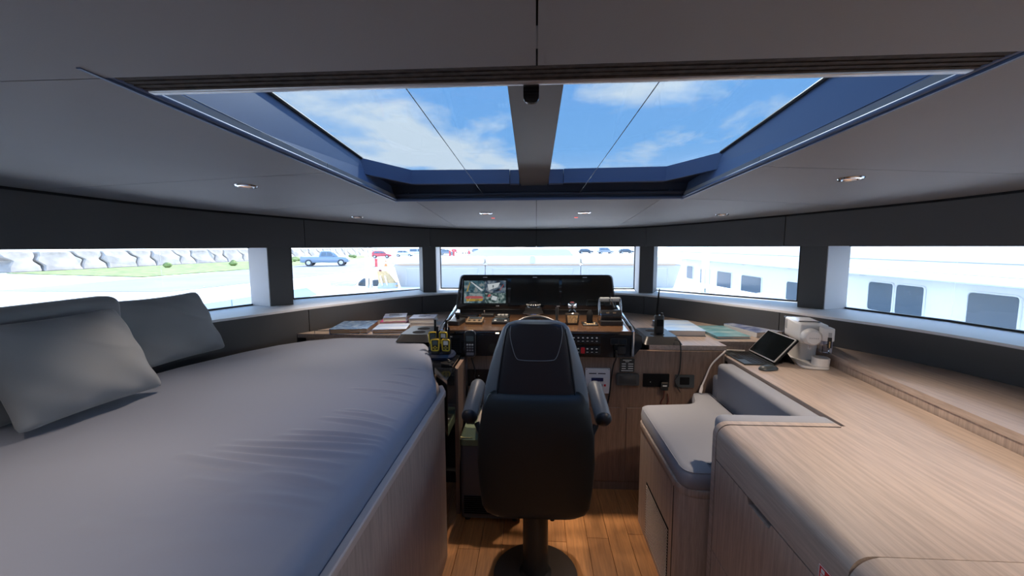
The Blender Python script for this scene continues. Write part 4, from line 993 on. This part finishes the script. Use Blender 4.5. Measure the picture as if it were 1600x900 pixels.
cmo('lid_seam', box(new(), -.062, .05, -.04, -.038, .2452, .2462), 'black_matt', False)
cmo('lever', tube(new(), spline([(-.05, -.02, .246), (-.03, -.05, .252), (.03, -.05, .252), (.055, -.03, .246)], 5), .003, 6), 'black_plastic')
cmo('water_tank', box(new(), -.071, .071, .166, .186, .110, .244, .006, 2), 'cup_blue')
cmo('tank_window', box(new(), -.0715, -.0702, .115, .145, .175, .232), 'cm_grey', False)
hd_ = cmo('brew_head', lathe(new(), [(.046, 0), (.048, .03), (.046, .055), (.036, .066), (.0, .069)], 32, T(-.022, -.11, .178) @ RX(PI/2)), 'cm_white')
for k in range(5): cmo('name_mark', box(new(), -.045+k*.010, -.039+k*.010, -.1795, -.1785, .174, .178), 'cm_grey', False, hd_)
jg = cmo('milk_jug_lid', prism(new(), rrect(.018, .074, -.185, -.118, .010), .165, .238, .004, 2), 'cm_white')
cmo('milk_jug', prism(new(), rrect(.022, .072, -.180, -.120, .010), .092, .164, .003, 2), 'cup_blue')
cmo('jug_label', box(new(), .040, .060, -.1865, -.1855, .128, .188), 'black_plastic', False); cmo('jug_label_stripe', box(new(), .048, .053, -.1875, -.1866, .130, .165), 'amber_label', False); cmo('jug_slot', box(new(), .042, .058, -.1875, -.1866, .19, .215), 'cm_grey', False)
cmo('spout', box(new(), -.030, -.012, -.135, -.118, .105, .130, .004, 2), 'cm_shadow')
cmo('drip_tray', loft(new(), [(.030, -.14, .0165, .038, .046, 3), (.030, -.14, .062, .040, .048, 3)], 28), 'cm_white', 40)
cmo('drip_grid', loft(new(), [(.030, -.14, .0621, .034, .042, 3), (.030, -.14, .0632, .034, .042, 3)], 24), 'cm_grey', 40)

# ================================================================ helm seat
mat('disc_brown', (.06, .045, .035), .45)
ch = thing('helm_chair', 'black leather helm seat with high tapered back, armrests and pedestal', 'chair', (0, 1.86, 0))
obj('base_disc', lathe(new(), [(.205, 0), (.205, .006), (.19, .012), (.08, .016)], 40, T(0, 1.86, .001)), 'disc_brown', ch, True)
obj('pedestal', lathe(new(), [(.085, .012), (.062, .03), (.060, .36), (.085, .37), (.085, .385)], 24, T(0, 1.86, 0)), 'black_plastic', ch, 40)
obj('slide_rail', box(new(), -.17, .17, 1.76, 2.16, .386, .412, .003, 1), 'black_matt', ch)
obj('seat', loft(new(), [(0, 2.0, .413, .22, .19, 4), (0, 2.0, .43, .25, .21, 4), (0, 2.0, .50, .26, .215, 4), (0, 2.0, .535, .23, .20, 4)], 36), 'leather', ch, 50)
# front cushion with side bolsters, seen as pale strips at both edges
secs = []
for z, a in ((.50, .235), (.60, .246), (.75, .250), (.90, .243), (.97, .232), (1.05, .212), (1.13, .188), (1.20, .163), (1.235, .148), (1.252, .132), (1.262, .10)):
    secs.append((0, 1.845-.02*(z-.5), z, a, .060 if z < 1.23 else .045, 3.2))
obj('back_cushion', loft(new(), secs, 40), 'leather_grey', ch, 50)
# upper back shell
secs = [(0, 1.785-.01*(z-.9), z, a, .030, 4) for z, a in ((.88, .184), (.94, .180), (1.0, .173), (1.08, .162), (1.16, .150), (1.21, .141), (1.24, .133), (1.256, .118), (1.264, .09))]
obj('upper_shell', loft(new(), secs, 40), 'leather_blue', ch, 50)
sp_ = [(-.098, 1.258), (-.101, 1.22), (-.094, 1.17), (-.078, 1.115), (-.055, 1.104), (0, 1.102), (.055, 1.104), (.078, 1.115), (.094, 1.17), (.101, 1.22), (.098, 1.258)]
obj('headrest_seam', tube(new(), spline([(x*1.12, 1.7535-.01*(z-.9), z) for x, z in sp_], 4), .0016, 6), 'leather_grey', ch)
for s in (1, -1): obj('side_seam', tube(new(), [(s*x, 1.760, z) for x, z in ((.172, .94), (.165, 1.0), (.154, 1.08), (.142, 1.16), (.133, 1.21), (.125, 1.24))], .002, 6), 'black_matt', ch)
# lower back shell
secs = []
for z, a, cy_, bb_ in ((.352, .14, 1.79, .015), (.362, .19, 1.785, .03), (.385, .228, 1.78, .04), (.42, .246, 1.775, .046), (.52, .257, 1.77, .05), (.64, .264, 1.765, .052), (.76, .258, 1.765, .052), (.86, .243, 1.768, .05), (.91, .230, 1.772, .046), (.94, .212, 1.778, .036), (.953, .19, 1.785, .022)):
    secs.append((0, cy_, z, a, bb_, 3.6))
obj('lower_shell', loft(new(), secs, 48), 'leather', ch, 60)
for s in (1, -1):
    arm = [(s*.322, 1.90, .778), (s*.321, 1.93, .785), (s*.318, 2.04, .815), (s*.314, 2.17, .85)]
    b = new()
    # padded armrest: flattened tube
    P = spline(arm, 6); rr = [.036]+[.040]*(len(P)-2)+[.032]
    tube(b, P, rr, 16)
    ar = obj('armrest', b, 'leather_grey', ch, True)
    obj('arm_end', lathe(new(), [(.038*math.cos(k*PI/12), .030*math.sin(k*PI/12)) for k in range(6)]+[(.001, .030)], 20, T(s*.322, 1.906, .779) @ RX(PI/2+.25)), 'leather_blue', ch, True)
    obj('arm_bracket', tube(new(), [(s*.29, 1.92, .74), (s*.268, 1.90, .70), (s*.262, 1.86, .66)], .014, 8), 'black_plastic', ch, True)
for x, z0, z1 in ((.075, .375, .315), (.098, .375, .345), (-.085, .375, .33)): obj('adjust_lever', tube(new(), [(x, 1.83, z0+.02), (x, 1.825, z0), (x+.004, 1.82, z1)], [.006, .008, .011], 10), 'black_plastic', ch, True)

# ================================================================ portable cool box
mat('cb_body', (.085, .085, .095), .5); mat('cb_green', (.17, .22, .13), .5); mat('cb_lid', (.34, .30, .26), .5); mat('cb_sand', (.42, .38, .16), .5)
co = thing('cool_box', 'dark grey portable cool box with green rim beside the helm seat', 'cool box', (-.27, 2.38, 0))
obj('body', prism(new(), rrect(-.436, -.085, 2.225, 2.58, .03), .022, .465, .008, 2), 'cb_body', co, 40)
b = new(); lo = [b.verts.new((x, y, .466)) for x, y in rrect(-.438, -.083, 2.222, 2.582, .03)]; mi = [b.verts.new((x, y, .50)) for x, y in rrect(-.438, -.083, 2.222, 2.582, .03)]; hi = [b.verts.new((x, y, .555)) for x, y in rrect(-.415, -.106, 2.262, 2.562, .03)]
n = len(lo)
for A, B2 in ((lo, mi), (mi, hi)):
    for k in range(n): b.faces.new((A[k], A[(k+1) % n], B2[(k+1) % n], B2[k]))
b.faces.new(lo[::-1]); b.faces.new(hi); bmesh.ops.recalc_face_normals(b, faces=b.faces[:]); obj('rim', b, 'cb_green', co, 30)
obj('sand_corner', box(new(), -.432, -.362, 2.228, 2.30, .497, .512), 'cb_sand', co)
obj('lid', prism(new(), rrect(-.345, -.11, 2.24, 2.555, .02), .50, .585, .006, 2), 'cb_lid', co, 40)
obj('lid_line', box(new(), -.343, -.112, 2.40, 2.403, .585, .5856), 'cb_sand', co)
obj('control_panel', box(new(), -.408, -.362, 2.31, 2.44, .555, .559), 'black_gloss', co); obj('control_mark', box(new(), -.395, -.375, 2.36, 2.375, .559, .5595), 'lit_mark', co)
for k in range(9): obj('vent_slat', box(new(), -.415, -.22, 2.219, 2.2255, .055+k*.0125, .061+k*.0125), 'black_matt', co)
for x in (-.40, -.12):
    for y in (2.26, 2.54): obj('foot', lathe(new(), [(.018, 0), (.02, .022)], 12, T(x, y, 0)), 'rubber', co)

# ================================================================ outside: quay, cars, breakwater
G = -.7
struct(obj('ground_quay', prism(new(), [(-400, -60), (-4.6, -60), (-4.6, 20), (7, 27), (40, 30), (400, 30), (400, 500), (-400, 500)], G-.6, G), 'quay'), 'pale concrete quay')
struct(obj('ground_water', box(new(), -8, 400, -60, 40, G-1.1, G-.75), 'water'), 'dark harbour water')
struct(obj('ground_road', prism(new(), [(-29, 20), (-19, 20), (-16, 45), (20, 112), (20, 122), (-30, 122), (-31, 70)], G+.002, G+.02), 'road'), 'grey quay road')
struct(obj('ground_grass', prism(new(), [(-47.5, 34), (-30.5, 30), (-29.5, 47), (-33, 66), (-38, 100), (-46, 110)], G+.004, G+.06), 'grass'), 'green verge before the breakwater')
rnd = random.Random(3)
tm = None
for k in range(30):
    # interlocking concrete armour units with S-shaped joints
    L0 = 3.05
    if k % 2 == 0: pts = [(0, 0), (2.6, 0), (2.75, .55), (2.3, 1.05), (2.75, 1.5), (2.9, 1.95), (0, 2.0), (.2, 1.45), (.75, 1.05), (.2, .5)]
    else: pts = [(-.35, 0), (3.1, 0), (3.05, .5), (3.55, 1.05), (3.05, 1.45), (2.8, 1.9), (.0, 1.95), (-.1, 1.5), (-.55, 1.05), (-.1, .55)]
    b = new()
    f = [b.verts.new((-.55*z+rnd.uniform(-.1, .1), y, z)) for y, z in pts]; g = [b.verts.new((-2.4, y*.94+.08, z*.96)) for y, z in pts]
    n = len(f); b.faces.new(f); b.faces.new(g[::-1])
    for i in range(n): b.faces.new((f[i], f[(i+1) % n], g[(i+1) % n], g[i]))
    bmesh.ops.recalc_face_normals(b, faces=b.faces[:]); bmesh.ops.bevel(b, geom=b.edges[:], offset=.10, segments=1, affect='EDGES')
    o = obj('armour_block', b, 'concrete'); o.location = (-48.5, 35+k*L0, G); o.rotation_euler = (0, 0, rnd.uniform(-.03, .03))
    tag(o, 'grey concrete armour block in the breakwater row behind the grass', 'concrete block', 'breakwater blocks')
for k in range(12):
    o = obj('verge_bush', lathe(new(), [(.25, 0), (.55, .25), (.5, .5), (.2, .7)], 9), 'grass'); p = (-43+rnd.uniform(0, 8), 44+k*4.2+rnd.uniform(-1, 1)); o.location = (*p, G+.06); o.scale = (rnd.uniform(.6, 1.3),)*2+(rnd.uniform(.6, 1),)
    tag(o, 'small green bush growing on the verge before the breakwater', 'bush', 'verge bushes')

mat('car_window', (.12, .15, .18), .1); mat('tyre', (.04, .04, .045), .7); mat('rim_alloy', (.55, .56, .58), .3, metal=.6)
for nm, c in (('paint_blue', (.22, .28, .35)), ('paint_red', (.62, .05, .06)), ('paint_white', (.8, .8, .8)), ('paint_grey', (.28, .29, .31)), ('paint_dark', (.05, .06, .07))): mat(nm, c, .25, coat=.6)
def car(x, y, rz, paint, kind, lab, L_=4.3, W=1.8):
    o = thing('parked_car' if kind != 'pickup' else 'pickup_truck', lab, 'car' if kind != 'pickup' else 'truck', (x, y, G+.02), rz, 'parked cars')
    h = L_/2
    if kind == 'pickup':
        side = [(-h, .50), (-h+.05, 1.12), (-.55, 1.12), (-.50, 1.12), (h-1.5, 1.12), (h-.25, 1.02), (h, .80), (h, .48), (h-.5, .40), (-h+.3, .42)]
        cab = [(-.62, 1.121), (-.42, 1.72), (-.2, 1.80), (.55, 1.80), (.85, 1.72), (h-1.25, 1.121)]
        glass_ = [[(-.42, 1.20), (-.30, 1.66), (.18, 1.72), (.18, 1.20)], [(.26, 1.20), (.26, 1.72), (.70, 1.68), (1.12, 1.20)]]
    elif kind == 'van':
        side = [(-h, .40), (-h, 1.0), (h-1.2, 1.0), (h-.2, .85), (h, .70), (h, .38)]
        cab = [(-h+.02, 1.001), (-h+.12, 1.85), (-h+.4, 1.93), (h-1.9, 1.90), (h-.95, 1.001)]
        glass_ = [[(-h+.3, 1.1), (-h+.35, 1.7), (-.4, 1.7), (-.4, 1.1)], [(-.3, 1.1), (-.3, 1.7), (h-1.95, 1.7), (h-1.35, 1.1)]]
    else:
        side = [(-h, .35), (-h, .85), (-h+.25, .95), (h-1.1, .93), (h-.15, .75), (h, .60), (h, .32)]
        cab = [(-h+.12, .951), (-h+.55, 1.38), (-h+.9, 1.47), (.15, 1.47), (.5, 1.40), (h-1.05, .935)]
        glass_ = [[(-h+.55, 1.0), (-h+.8, 1.34), (-.25, 1.38), (-.25, 1.0)], [(-.17, 1.0), (-.17, 1.38), (.35, 1.34), (.85, 1.0)]]
    Mx = Matrix(((1, 0, 0, 0), (0, 0, -1, W/2), (0, 1, 0, 0), (0, 0, 0, 1)))
    body = prism(new(), side, 0, W, .06, 2, M=Mx); obj('body', body, paint, o, 40, True)
    b = new(); A = [b.verts.new((px_, -W/2+.04+(pz_-cab[0][1])*.22, pz_)) for px_, pz_ in cab]; B2 = [b.verts.new((px_, W/2-.04-(pz_-cab[0][1])*.22, pz_)) for px_, pz_ in cab]
    n = len(A); b.faces.new(A); b.faces.new(B2[::-1])
    for i in range(n): b.faces.new((A[i], A[(i+1) % n], B2[(i+1) % n], B2[i]))
    bmesh.ops.recalc_face_normals(b, faces=b.faces[:]); bmesh.ops.bevel(b, geom=b.edges[:], offset=.03, segments=1, affect='EDGES')
    cbn = obj('cabin', b, paint, o, 40, True)
    for s in (-1, 1):
        for gp in glass_:
            b = new(); vs = [b.verts.new((px_, s*(W/2-.03-(pz_-cab[0][1])*.22), pz_)) for px_, pz_ in gp]; b.faces.new(vs)
            ex = bmesh.ops.extrude_face_region(b, geom=b.faces[:]); bmesh.ops.translate(b, verts=[v for v in ex['geom'] if isinstance(v, bmesh.types.BMVert)], vec=(0, s*.012, 0)); bmesh.ops.recalc_face_normals(b, faces=b.faces[:])
            obj('side_window', b, 'car_window', cbn, local=True)
    # windscreen
    p0, p1 = cab[-1], cab[-2]
    b = new(); wv = [b.verts.new(v) for v in ((p0[0]-.03, -W/2+.12, p0[1]+.06), (p0[0]-.03, W/2-.12, p0[1]+.06), (p1[0]+.04, W/2-.28, p1[1]-.04), (p1[0]+.04, -W/2+.28, p1[1]-.04))]; b.faces.new(wv)
    ex = bmesh.ops.extrude_face_region(b, geom=b.faces[:]); bmesh.ops.translate(b, verts=[v for v in ex['geom'] if isinstance(v, bmesh.types.BMVert)], vec=(.03, 0, .03)); bmesh.ops.recalc_face_normals(b, faces=b.faces[:])
    obj('windscreen', b, 'car_window', cbn, local=True)
    R_ = .40 if kind == 'pickup' else .32
    for wx in (-h+.95 if kind == 'pickup' else -h+.75, h-.85):
        for s in (-1, 1):
            w = obj('wheel', lathe(new(), [(R_*.6, -.12), (R_, -.10), (R_, .10), (R_*.6, .12)], 22, T(wx, s*(W/2-.09), R_) @ RX(PI/2)), 'tyre', o, 40, True)
            obj('hub_cap', lathe(new(), [(R_*.58, .121), (R_*.5, .128), (.05, .13)], 16, T(wx, s*(W/2-.09), R_) @ RX(PI/2*(1 if s < 0 else -1))), 'rim_alloy', w, local=True)
    if kind == 'pickup':
        obj('bed_well', box(new(), -h+.12, -.72, -W/2+.1, W/2-.1, 1.121, 1.135), 'paint_dark', o, local=True)
        for s in (-1, 1): obj('mirror', box(new(), .92, 1.05, s*(W/2+.02)-.08, s*(W/2+.02)+.08, 1.17, 1.32, .02, 1), paint, o, local=True)
    obj('headlamp', box(new(), h-.14, h-.02, -W/2+.06, -W/2+.45, .70, .84, .02, 1), 'lit_mark', o, local=True)
    return o
car(-25.6, 48.6, .30, 'paint_blue', 'pickup', 'steel blue double-cab pickup truck parked by the grass verge', 5.4, 1.9)
car(-31.5, 82, .25, 'paint_red', 'hatch', 'small red hatchback parked beyond the pickup truck', 4.0)
car(-30.0, 92, .2, 'paint_white', 'hatch', 'white hatchback parked right behind the red hatchback', 4.1)
car(-29.5, 102, .2, 'paint_white', 'van', 'white van parked beyond the red hatchback', 5.0, 1.9)
car(-24.5, 112, .2, 'paint_grey', 'hatch', 'grey car parked beyond the white van', 4.2)
cols = ['paint_white', 'paint_grey', 'paint_dark', 'paint_red']
names = {'paint_white': 'white', 'paint_grey': 'grey', 'paint_dark': 'dark', 'paint_red': 'red'}
for k in range(9):
    c = cols[(k*5+2) % 4]; px_ = 694+k*17+rnd.uniform(-2, 2)
    p = pz(px_, 394.0+1.2*(k % 3), G); car(p.x, p.y, rnd.choice((1.4, 1.7, .3)), c, 'hatch', names[c]+' car among the far row of parked cars ahead', 4.2)
for k, (px_, c) in enumerate(((915, 'paint_dark'), (946, 'paint_grey'), (978, 'paint_dark'))):
    p = pz(px_, 396+.6*(k % 2), G); car(p.x, p.y, .2, c, 'van' if k == 1 else 'hatch', names[c]+' vehicle parked far ahead to starboard', 4.6)
def post(px_, py_, h, r, m, lab, cat, cone=False):
    p = pz(px_, py_, G); o = thing('traffic_cone' if cone else 'mooring_post', lab, cat, (p.x, p.y, G+.02))
    if cone:
        obj('base', box(new(), -.2, .2, -.2, .2, 0, .04), m, o, local=True); obj('cone', lathe(new(), [(.16, .04), (.03, .7)], 12), m, o, local=True); obj('band', lathe(new(), [(.115, .28), (.078, .46)], 12, Matrix.Diagonal((1.04, 1.04, 1, 1))), 'white_paint', o, local=True)
    else:
        obj('shaft', lathe(new(), [(r*1.3, 0), (r*1.3, .06), (r, .08), (r, h-.1), (r*1.25, h-.06), (r*.6, h)], 14), m, o, local=True); obj('cap', lathe(new(), [(r*1.3, h-.18), (r*1.3, h-.12)], 14), m, o, local=True)
mat('post_red', (.75, .10, .10), .5); mat('cone_orange', (.85, .32, .08), .6)
post(588, 417, .95, .14, 'post_red', 'short red bollard post standing on the quay', 'post'); post(603, 416, .7, .1, 'cone_orange', 'orange and white traffic cone on the quay', 'cone', True)
for px_, lb in ((703, 'red post far ahead beside the dark pillar'), (709, 'second red post far ahead, next to the first'), (733, 'lone red post before the far parked cars')): post(px_, 400, 1.3, .22, 'post_red', lb, 'post')
for px_, hh in ((584, 6), (566, 7), (578, 7)):
    pass

# ================================================================ own foredeck
oh = [(3.75, 4.5), (3.75, 6.5), (3.5, 9.5), (2.6, 13), (1.2, 16), (0, 17.2)]
deck = [(-x, y) for x, y in oh] + [(x, y) for x, y in oh[::-1][1:]]
fd = struct(obj('ground_foredeck', prism(new(), deck, .70, .80), 'gelcoat'), 'white foredeck of this yacht')
for sg in (1, -1): obj('side_deck', prism(new(), [(sg*x, y) for x, y in ((2.80, -1), (3.70, -1), (3.75, 4.498), (1.2, 4.498), (1.25, 4.30), (2.22, 3.45), (2.56, 2.5), (2.75, 1.6))], .70, .80), 'gelcoat', fd)
hl = struct(obj('ground_hull', prism(new(), [(x*.97, y) for x, y in deck], G-.9, .699), 'gelcoat'), 'white hull of this yacht')
for sg in (1, -1): obj('topside', prism(new(), [(sg*x, y) for x, y in ((3.4, -1), (3.6, -1), (3.63, 4.498), (3.4, 4.498))], G-.9, .699), 'gelcoat', hl)
# sofa backs
so = [(-2.72, -1.008, 'port'), (-1.00, .86, 'centre'), (.868, 2.65, 'starboard')]
for x0, x1, nm in so:
    o = thing('deck_sofa', {'port': 'cream deck sofa back, the section before the port pane', 'centre': 'cream deck sofa back, middle section with grey buckle tab', 'starboard': 'cream deck sofa back, the section before the starboard pane'}[nm], 'sofa', ((x0+x1)/2, 8.2, .801), 0, 'foredeck sofa')
    obj('back_panel', prism(new(), rounded([(x0, .801), (x1, .801), (x1+(.12 if nm == 'starboard' else 0), 1.24), (x0-(.12 if nm == 'port' else 0), 1.24)], .03), 0, .10, .012, 2, M=T(0, 8.12, 0) @ RX(PI/2)), 'vinyl_shaded', o, 40)
    obj('top_roll', box(new(), x0-(.12 if nm == 'port' else 0), x1+(.12 if nm == 'starboard' else 0), 7.97, 8.42, 1.245, 1.40, .06, 4), 'vinyl', o, True)
    obj('seat_cushion', box(new(), x0, x1, 8.16, 8.95, .801, 1.12, .05, 3), 'vinyl', o, True)
    a, c = x0+.12, x1-.12
    obj('stitch_line', tube(new(), [(a, 8.017, .84), (a+.02, 8.017, 1.17), (c-.02, 8.017, 1.17), (c, 8.017, .84)], .005, 6), 'vinyl', o)
    obj('piping', tube(new(), [(x0, 8.0, 1.243), (x1, 8.0, 1.243)], .008, 6), 'cv_orange', o)
    if nm == 'centre': obj('buckle_tab', box(new(), -.12, -.03, 7.945, 7.97, 1.27, 1.42, .008, 2), 'cm_grey', o)
def wedge(name, px_, py_, rz, lab):
    p = pz(px_, py_, .8); o = thing(name, lab, 'bag', (p.x, p.y, .801), rz)
    obj('bag_body', loft(new(), [(0, 0, 0, .19, .14, 3), (.02, 0, .05, .18, .13, 3), (-.06, 0, .24, .12, .09, 3), (-.10, 0, .33, .10, .07, 3)], 20), 'amber_label', o, True, True)
    obj('grey_skirt', loft(new(), [(0, 0, .003, .195, .145, 3), (.015, 0, .10, .175, .128, 3)], 20, cap=False), 'cm_grey', o, True, True)
    for x_ in (-.06, .03): obj('stripe', tube(new(), [(x_, -.145, .06), (x_-.05, -.11, .24)], .014, 6), 'cm_white', o, True, True)
    obj('buckle', box(new(), -.14, -.09, -.09, -.06, .33, .36), 'maroon', o, local=True)
wedge('deck_bag', 606, 449.5, .1, 'yellow and grey striped deck bag leaning beside the deck sofa')
p = pz(581, 446, .8); o = thing('coiled_cover', 'dark folded cover lying on the foredeck at the foot of the poles', 'cover', (p.x, p.y, .801))
obj('fold', loft(new(), [(0, 0, 0, .28, .14, 3), (.02, 0, .06, .29, .14, 3), (0, 0, .12, .22, .10, 2.5)], 20), 'slate', o, True, True); obj('top_fold', loft(new(), [(-.08, 0, .121, .13, .09, 2.5), (-.08, 0, .15, .09, .06, 2.5)], 16), 'slate', o, True, True)
p = pz(540, 445, .8); o = thing('rope_coil', 'loose heap of pale mooring rope on the foredeck', 'rope', (p.x+.05, p.y-.3, .801))
for k in range(5): obj('rope_turn', tube(new(), [(.26*(1+.15*math.sin(3*a+k))*math.cos(a)+.02*k, .12*(1+.2*math.sin(2*a+k))*math.sin(a), .016+.025*k+.006*math.sin(5*a)) for a in [j*PI/14 for j in range(28)]], .014, 6, True), 'rope', o, True, True)
def pole(px0, py0, px1, lab, y):
    p0 = pY(px0, py0, y); zf = .801
    o = thing('awning_pole', lab, 'pole', (p0.x, p0.y, zf), 0, 'white awning poles')
    ax = (pY(px1, 386, y).x-p0.x)/(1.6-p0.z)
    obj('shaft', tube(new(), [(0, 0, .01), (ax*1.6, 0, 1.6)], .028, 10), 'white_paint', o, True, True); obj('socket', lathe(new(), [(.036, 0), (.036, .012), (.032, .03), (.032, .07)], 14), 'steel', o, True, True)
pole(574, 449, 571, 'white awning pole on the port foredeck, the one nearer the daybed side', 7.8); pole(580, 449, 578, 'white awning pole on the port foredeck, the one nearer the bow bag', 7.8)
pole(1098, 457, 1100, 'white awning pole on the starboard foredeck, the one nearer the sofa', 7.2); pole(1104, 458, 1106.5, 'white awning pole on the starboard foredeck, the one nearer the neighbouring yacht', 7.2)
# dome on the starboard side deck
o = thing('deck_dome', 'white rounded dome on the starboard side deck', 'dome', (3.28, 6.05, .801)); obj('shell', lathe(new(), [(.26, 0), (.26, .01), (.24, .05), (.18, .09), (.09, .115), (.0, .12)], 28), 'cm_shadow', o, True, True); obj('ring', lathe(new(), [(.275, 0), (.275, .008), (.261, .012)], 28), 'gelcoat', o, True, True)
# port glass bulwark
o = thing('glass_bulwark', 'low tinted glass bulwark along the port side deck', 'bulwark', (-3.62, 4.5, .801))
def gb(y0, y1, z0a, z0b): return yzprism([(y0, .802), (y1, .802), (y1 if z0b > .85 else y1-.35, z0b if z0b > .85 else z0a-.01), (y0, z0a)], -3.63, -3.60)
for y0, y1, a, c in ((2.4, 3.6, 1.02, 1.0), (3.615, 4.6, 1.0, .985), (4.615, 5.5, .985, .975), (5.515, 6.55, .975, .80)): obj('glass_panel', gb(y0, y1, a, c), 'tint_panel' if False else 'tint_pale', o) if 'tint_pale' in MATS else (mat('tint_pale', (.34, .42, .50), .12), obj('glass_panel', gb(y0, y1, a, c), 'tint_pale', o))
obj('kick_rail', box(new(), -3.66, -3.57, 2.4, 6.6, .801, .815), 'gelcoat', o)

# ================================================================ boat ahead and neighbouring yacht
o = thing('moored_boat', 'grey-blue windshield and cabin of a boat moored ahead', 'boat', (-1, 24, G-.5))
b = new()
V = [(-4.9, 22, .55), (2.4, 22, .55), (2.3, 27, .55), (-4.8, 27, .55), (-3.25, 23.2, 1.46), (1.8, 23.2, 1.46), (1.6, 26, 1.5), (-3.1, 26, 1.5)]
vv = [b.verts.new(v) for v in V]
for f in ((0, 1, 5, 4), (1, 2, 6, 5), (2, 3, 7, 6), (3, 0, 4, 7), (4, 5, 6, 7), (3, 2, 1, 0)): b.faces.new([vv[i] for i in f])
bmesh.ops.recalc_face_normals(b, faces=b.faces[:]); bmesh.ops.bevel(b, geom=b.edges[:], offset=.08, segments=2, affect='EDGES'); mat('boat_grey', (.50, .55, .62), .3); obj('cabin', b, 'boat_grey', o)
obj('hull', prism(new(), rounded([(-5.4, 21), (2.9, 21), (2.6, 30), (-1.2, 33), (-5.1, 30)], .4), G-.7, .54, .05, 2), 'gelcoat', o)
for xx in (-1.1, .75):
    for k in range(4): obj('vent_slot', box(new(), xx+k*.16, xx+.1+k*.16, 22.05, 22.2, .93, 1.0), 'car_window', o)
obj('grab_rail', tube(new(), [(-3.0, 23.1, 1.50), (-1.0, 23.0, 1.58), (1.5, 23.1, 1.50)], .02, 6), 'steel', o)
ny = thing('neighbour_yacht', 'large white motor yacht with dark rounded windows moored to starboard', 'yacht', (10, 14, G-.6))
obj('hull', prism(new(), [(7.2, 2), (13, 2), (13, 26), (10.5, 33), (8.4, 29), (7.2, 22)], G-.8, -.42, .05, 2), 'gelcoat', ny)
obj('deckhouse', prism(new(), [(8.0, 3), (12.6, 3), (12.6, 23), (10.5, 26.5), (8.6, 25), (8.0, 23.5)], -.42, .92), 'white_cabin' if False else 'gelcoat', ny)
obj('upper_deck', prism(new(), [(7.35, 2), (13, 2), (13, 24), (10.5, 28.5), (8.2, 27), (7.35, 24)], .93, 1.08, .03, 2), 'gelcoat', ny)
obj('upper_bulwark', prism(new(), [(7.40, 2), (7.52, 2), (7.52, 24), (8.3, 26.8), (8.2, 26.9), (7.40, 24)], 1.081, 1.58, .02, 2), 'gelcoat', ny)
obj('upper_house', prism(new(), [(8.9, 2), (12, 2), (12, 17), (10.5, 20), (8.9, 18)], 1.081, 2.6, .05, 2), 'gelcoat', ny)
mat('yacht_glass', (.10, .125, .15), .12)
for y0, y1, z0, z1 in ((21.4, 22.2, -.08, .54), (19.4, 20.4, -.2, .49), (17.25, 18.55, -.2, .48), (15.0, 16.4, -.2, .46), (9.62, 10.28, .08, .73), (8.88, 9.52, .08, .73), (12.3, 13.5, -.2, .46), (7.2, 8.0, .08, .73)):
    f = obj('window', yzprism(rounded([(y0, z0), (y1, z0), (y1, z1), (y0, z1)], .08), 7.975, 7.999), 'yacht_glass', ny)
    obj('window_frame', tube(new(), [(7.985, y, z) for y, z in rounded([(y0-.02, z0-.02), (y1+.02, z0-.02), (y1+.02, z1+.02), (y0-.02, z1+.02)], .09)], .02, 6, True), 'cm_white', f)
for y in (10.0, 12.8, 15.6, 18.4, 21.2): obj('deck_light', box(new(), 7.6, 7.75, y, y+.1, .90, .929), 'cm_grey', ny)
obj('boarding_stay', tube(new(), [(7.5, 10.9, .88), (7.35, 10.0, .0)], .035, 8), 'white_paint', ny)
obj('roof_stripe', tube(new(), [(7.395, 2, 1.30), (7.395, 24, 1.30)], .012, 6), 'cm_grey', ny)
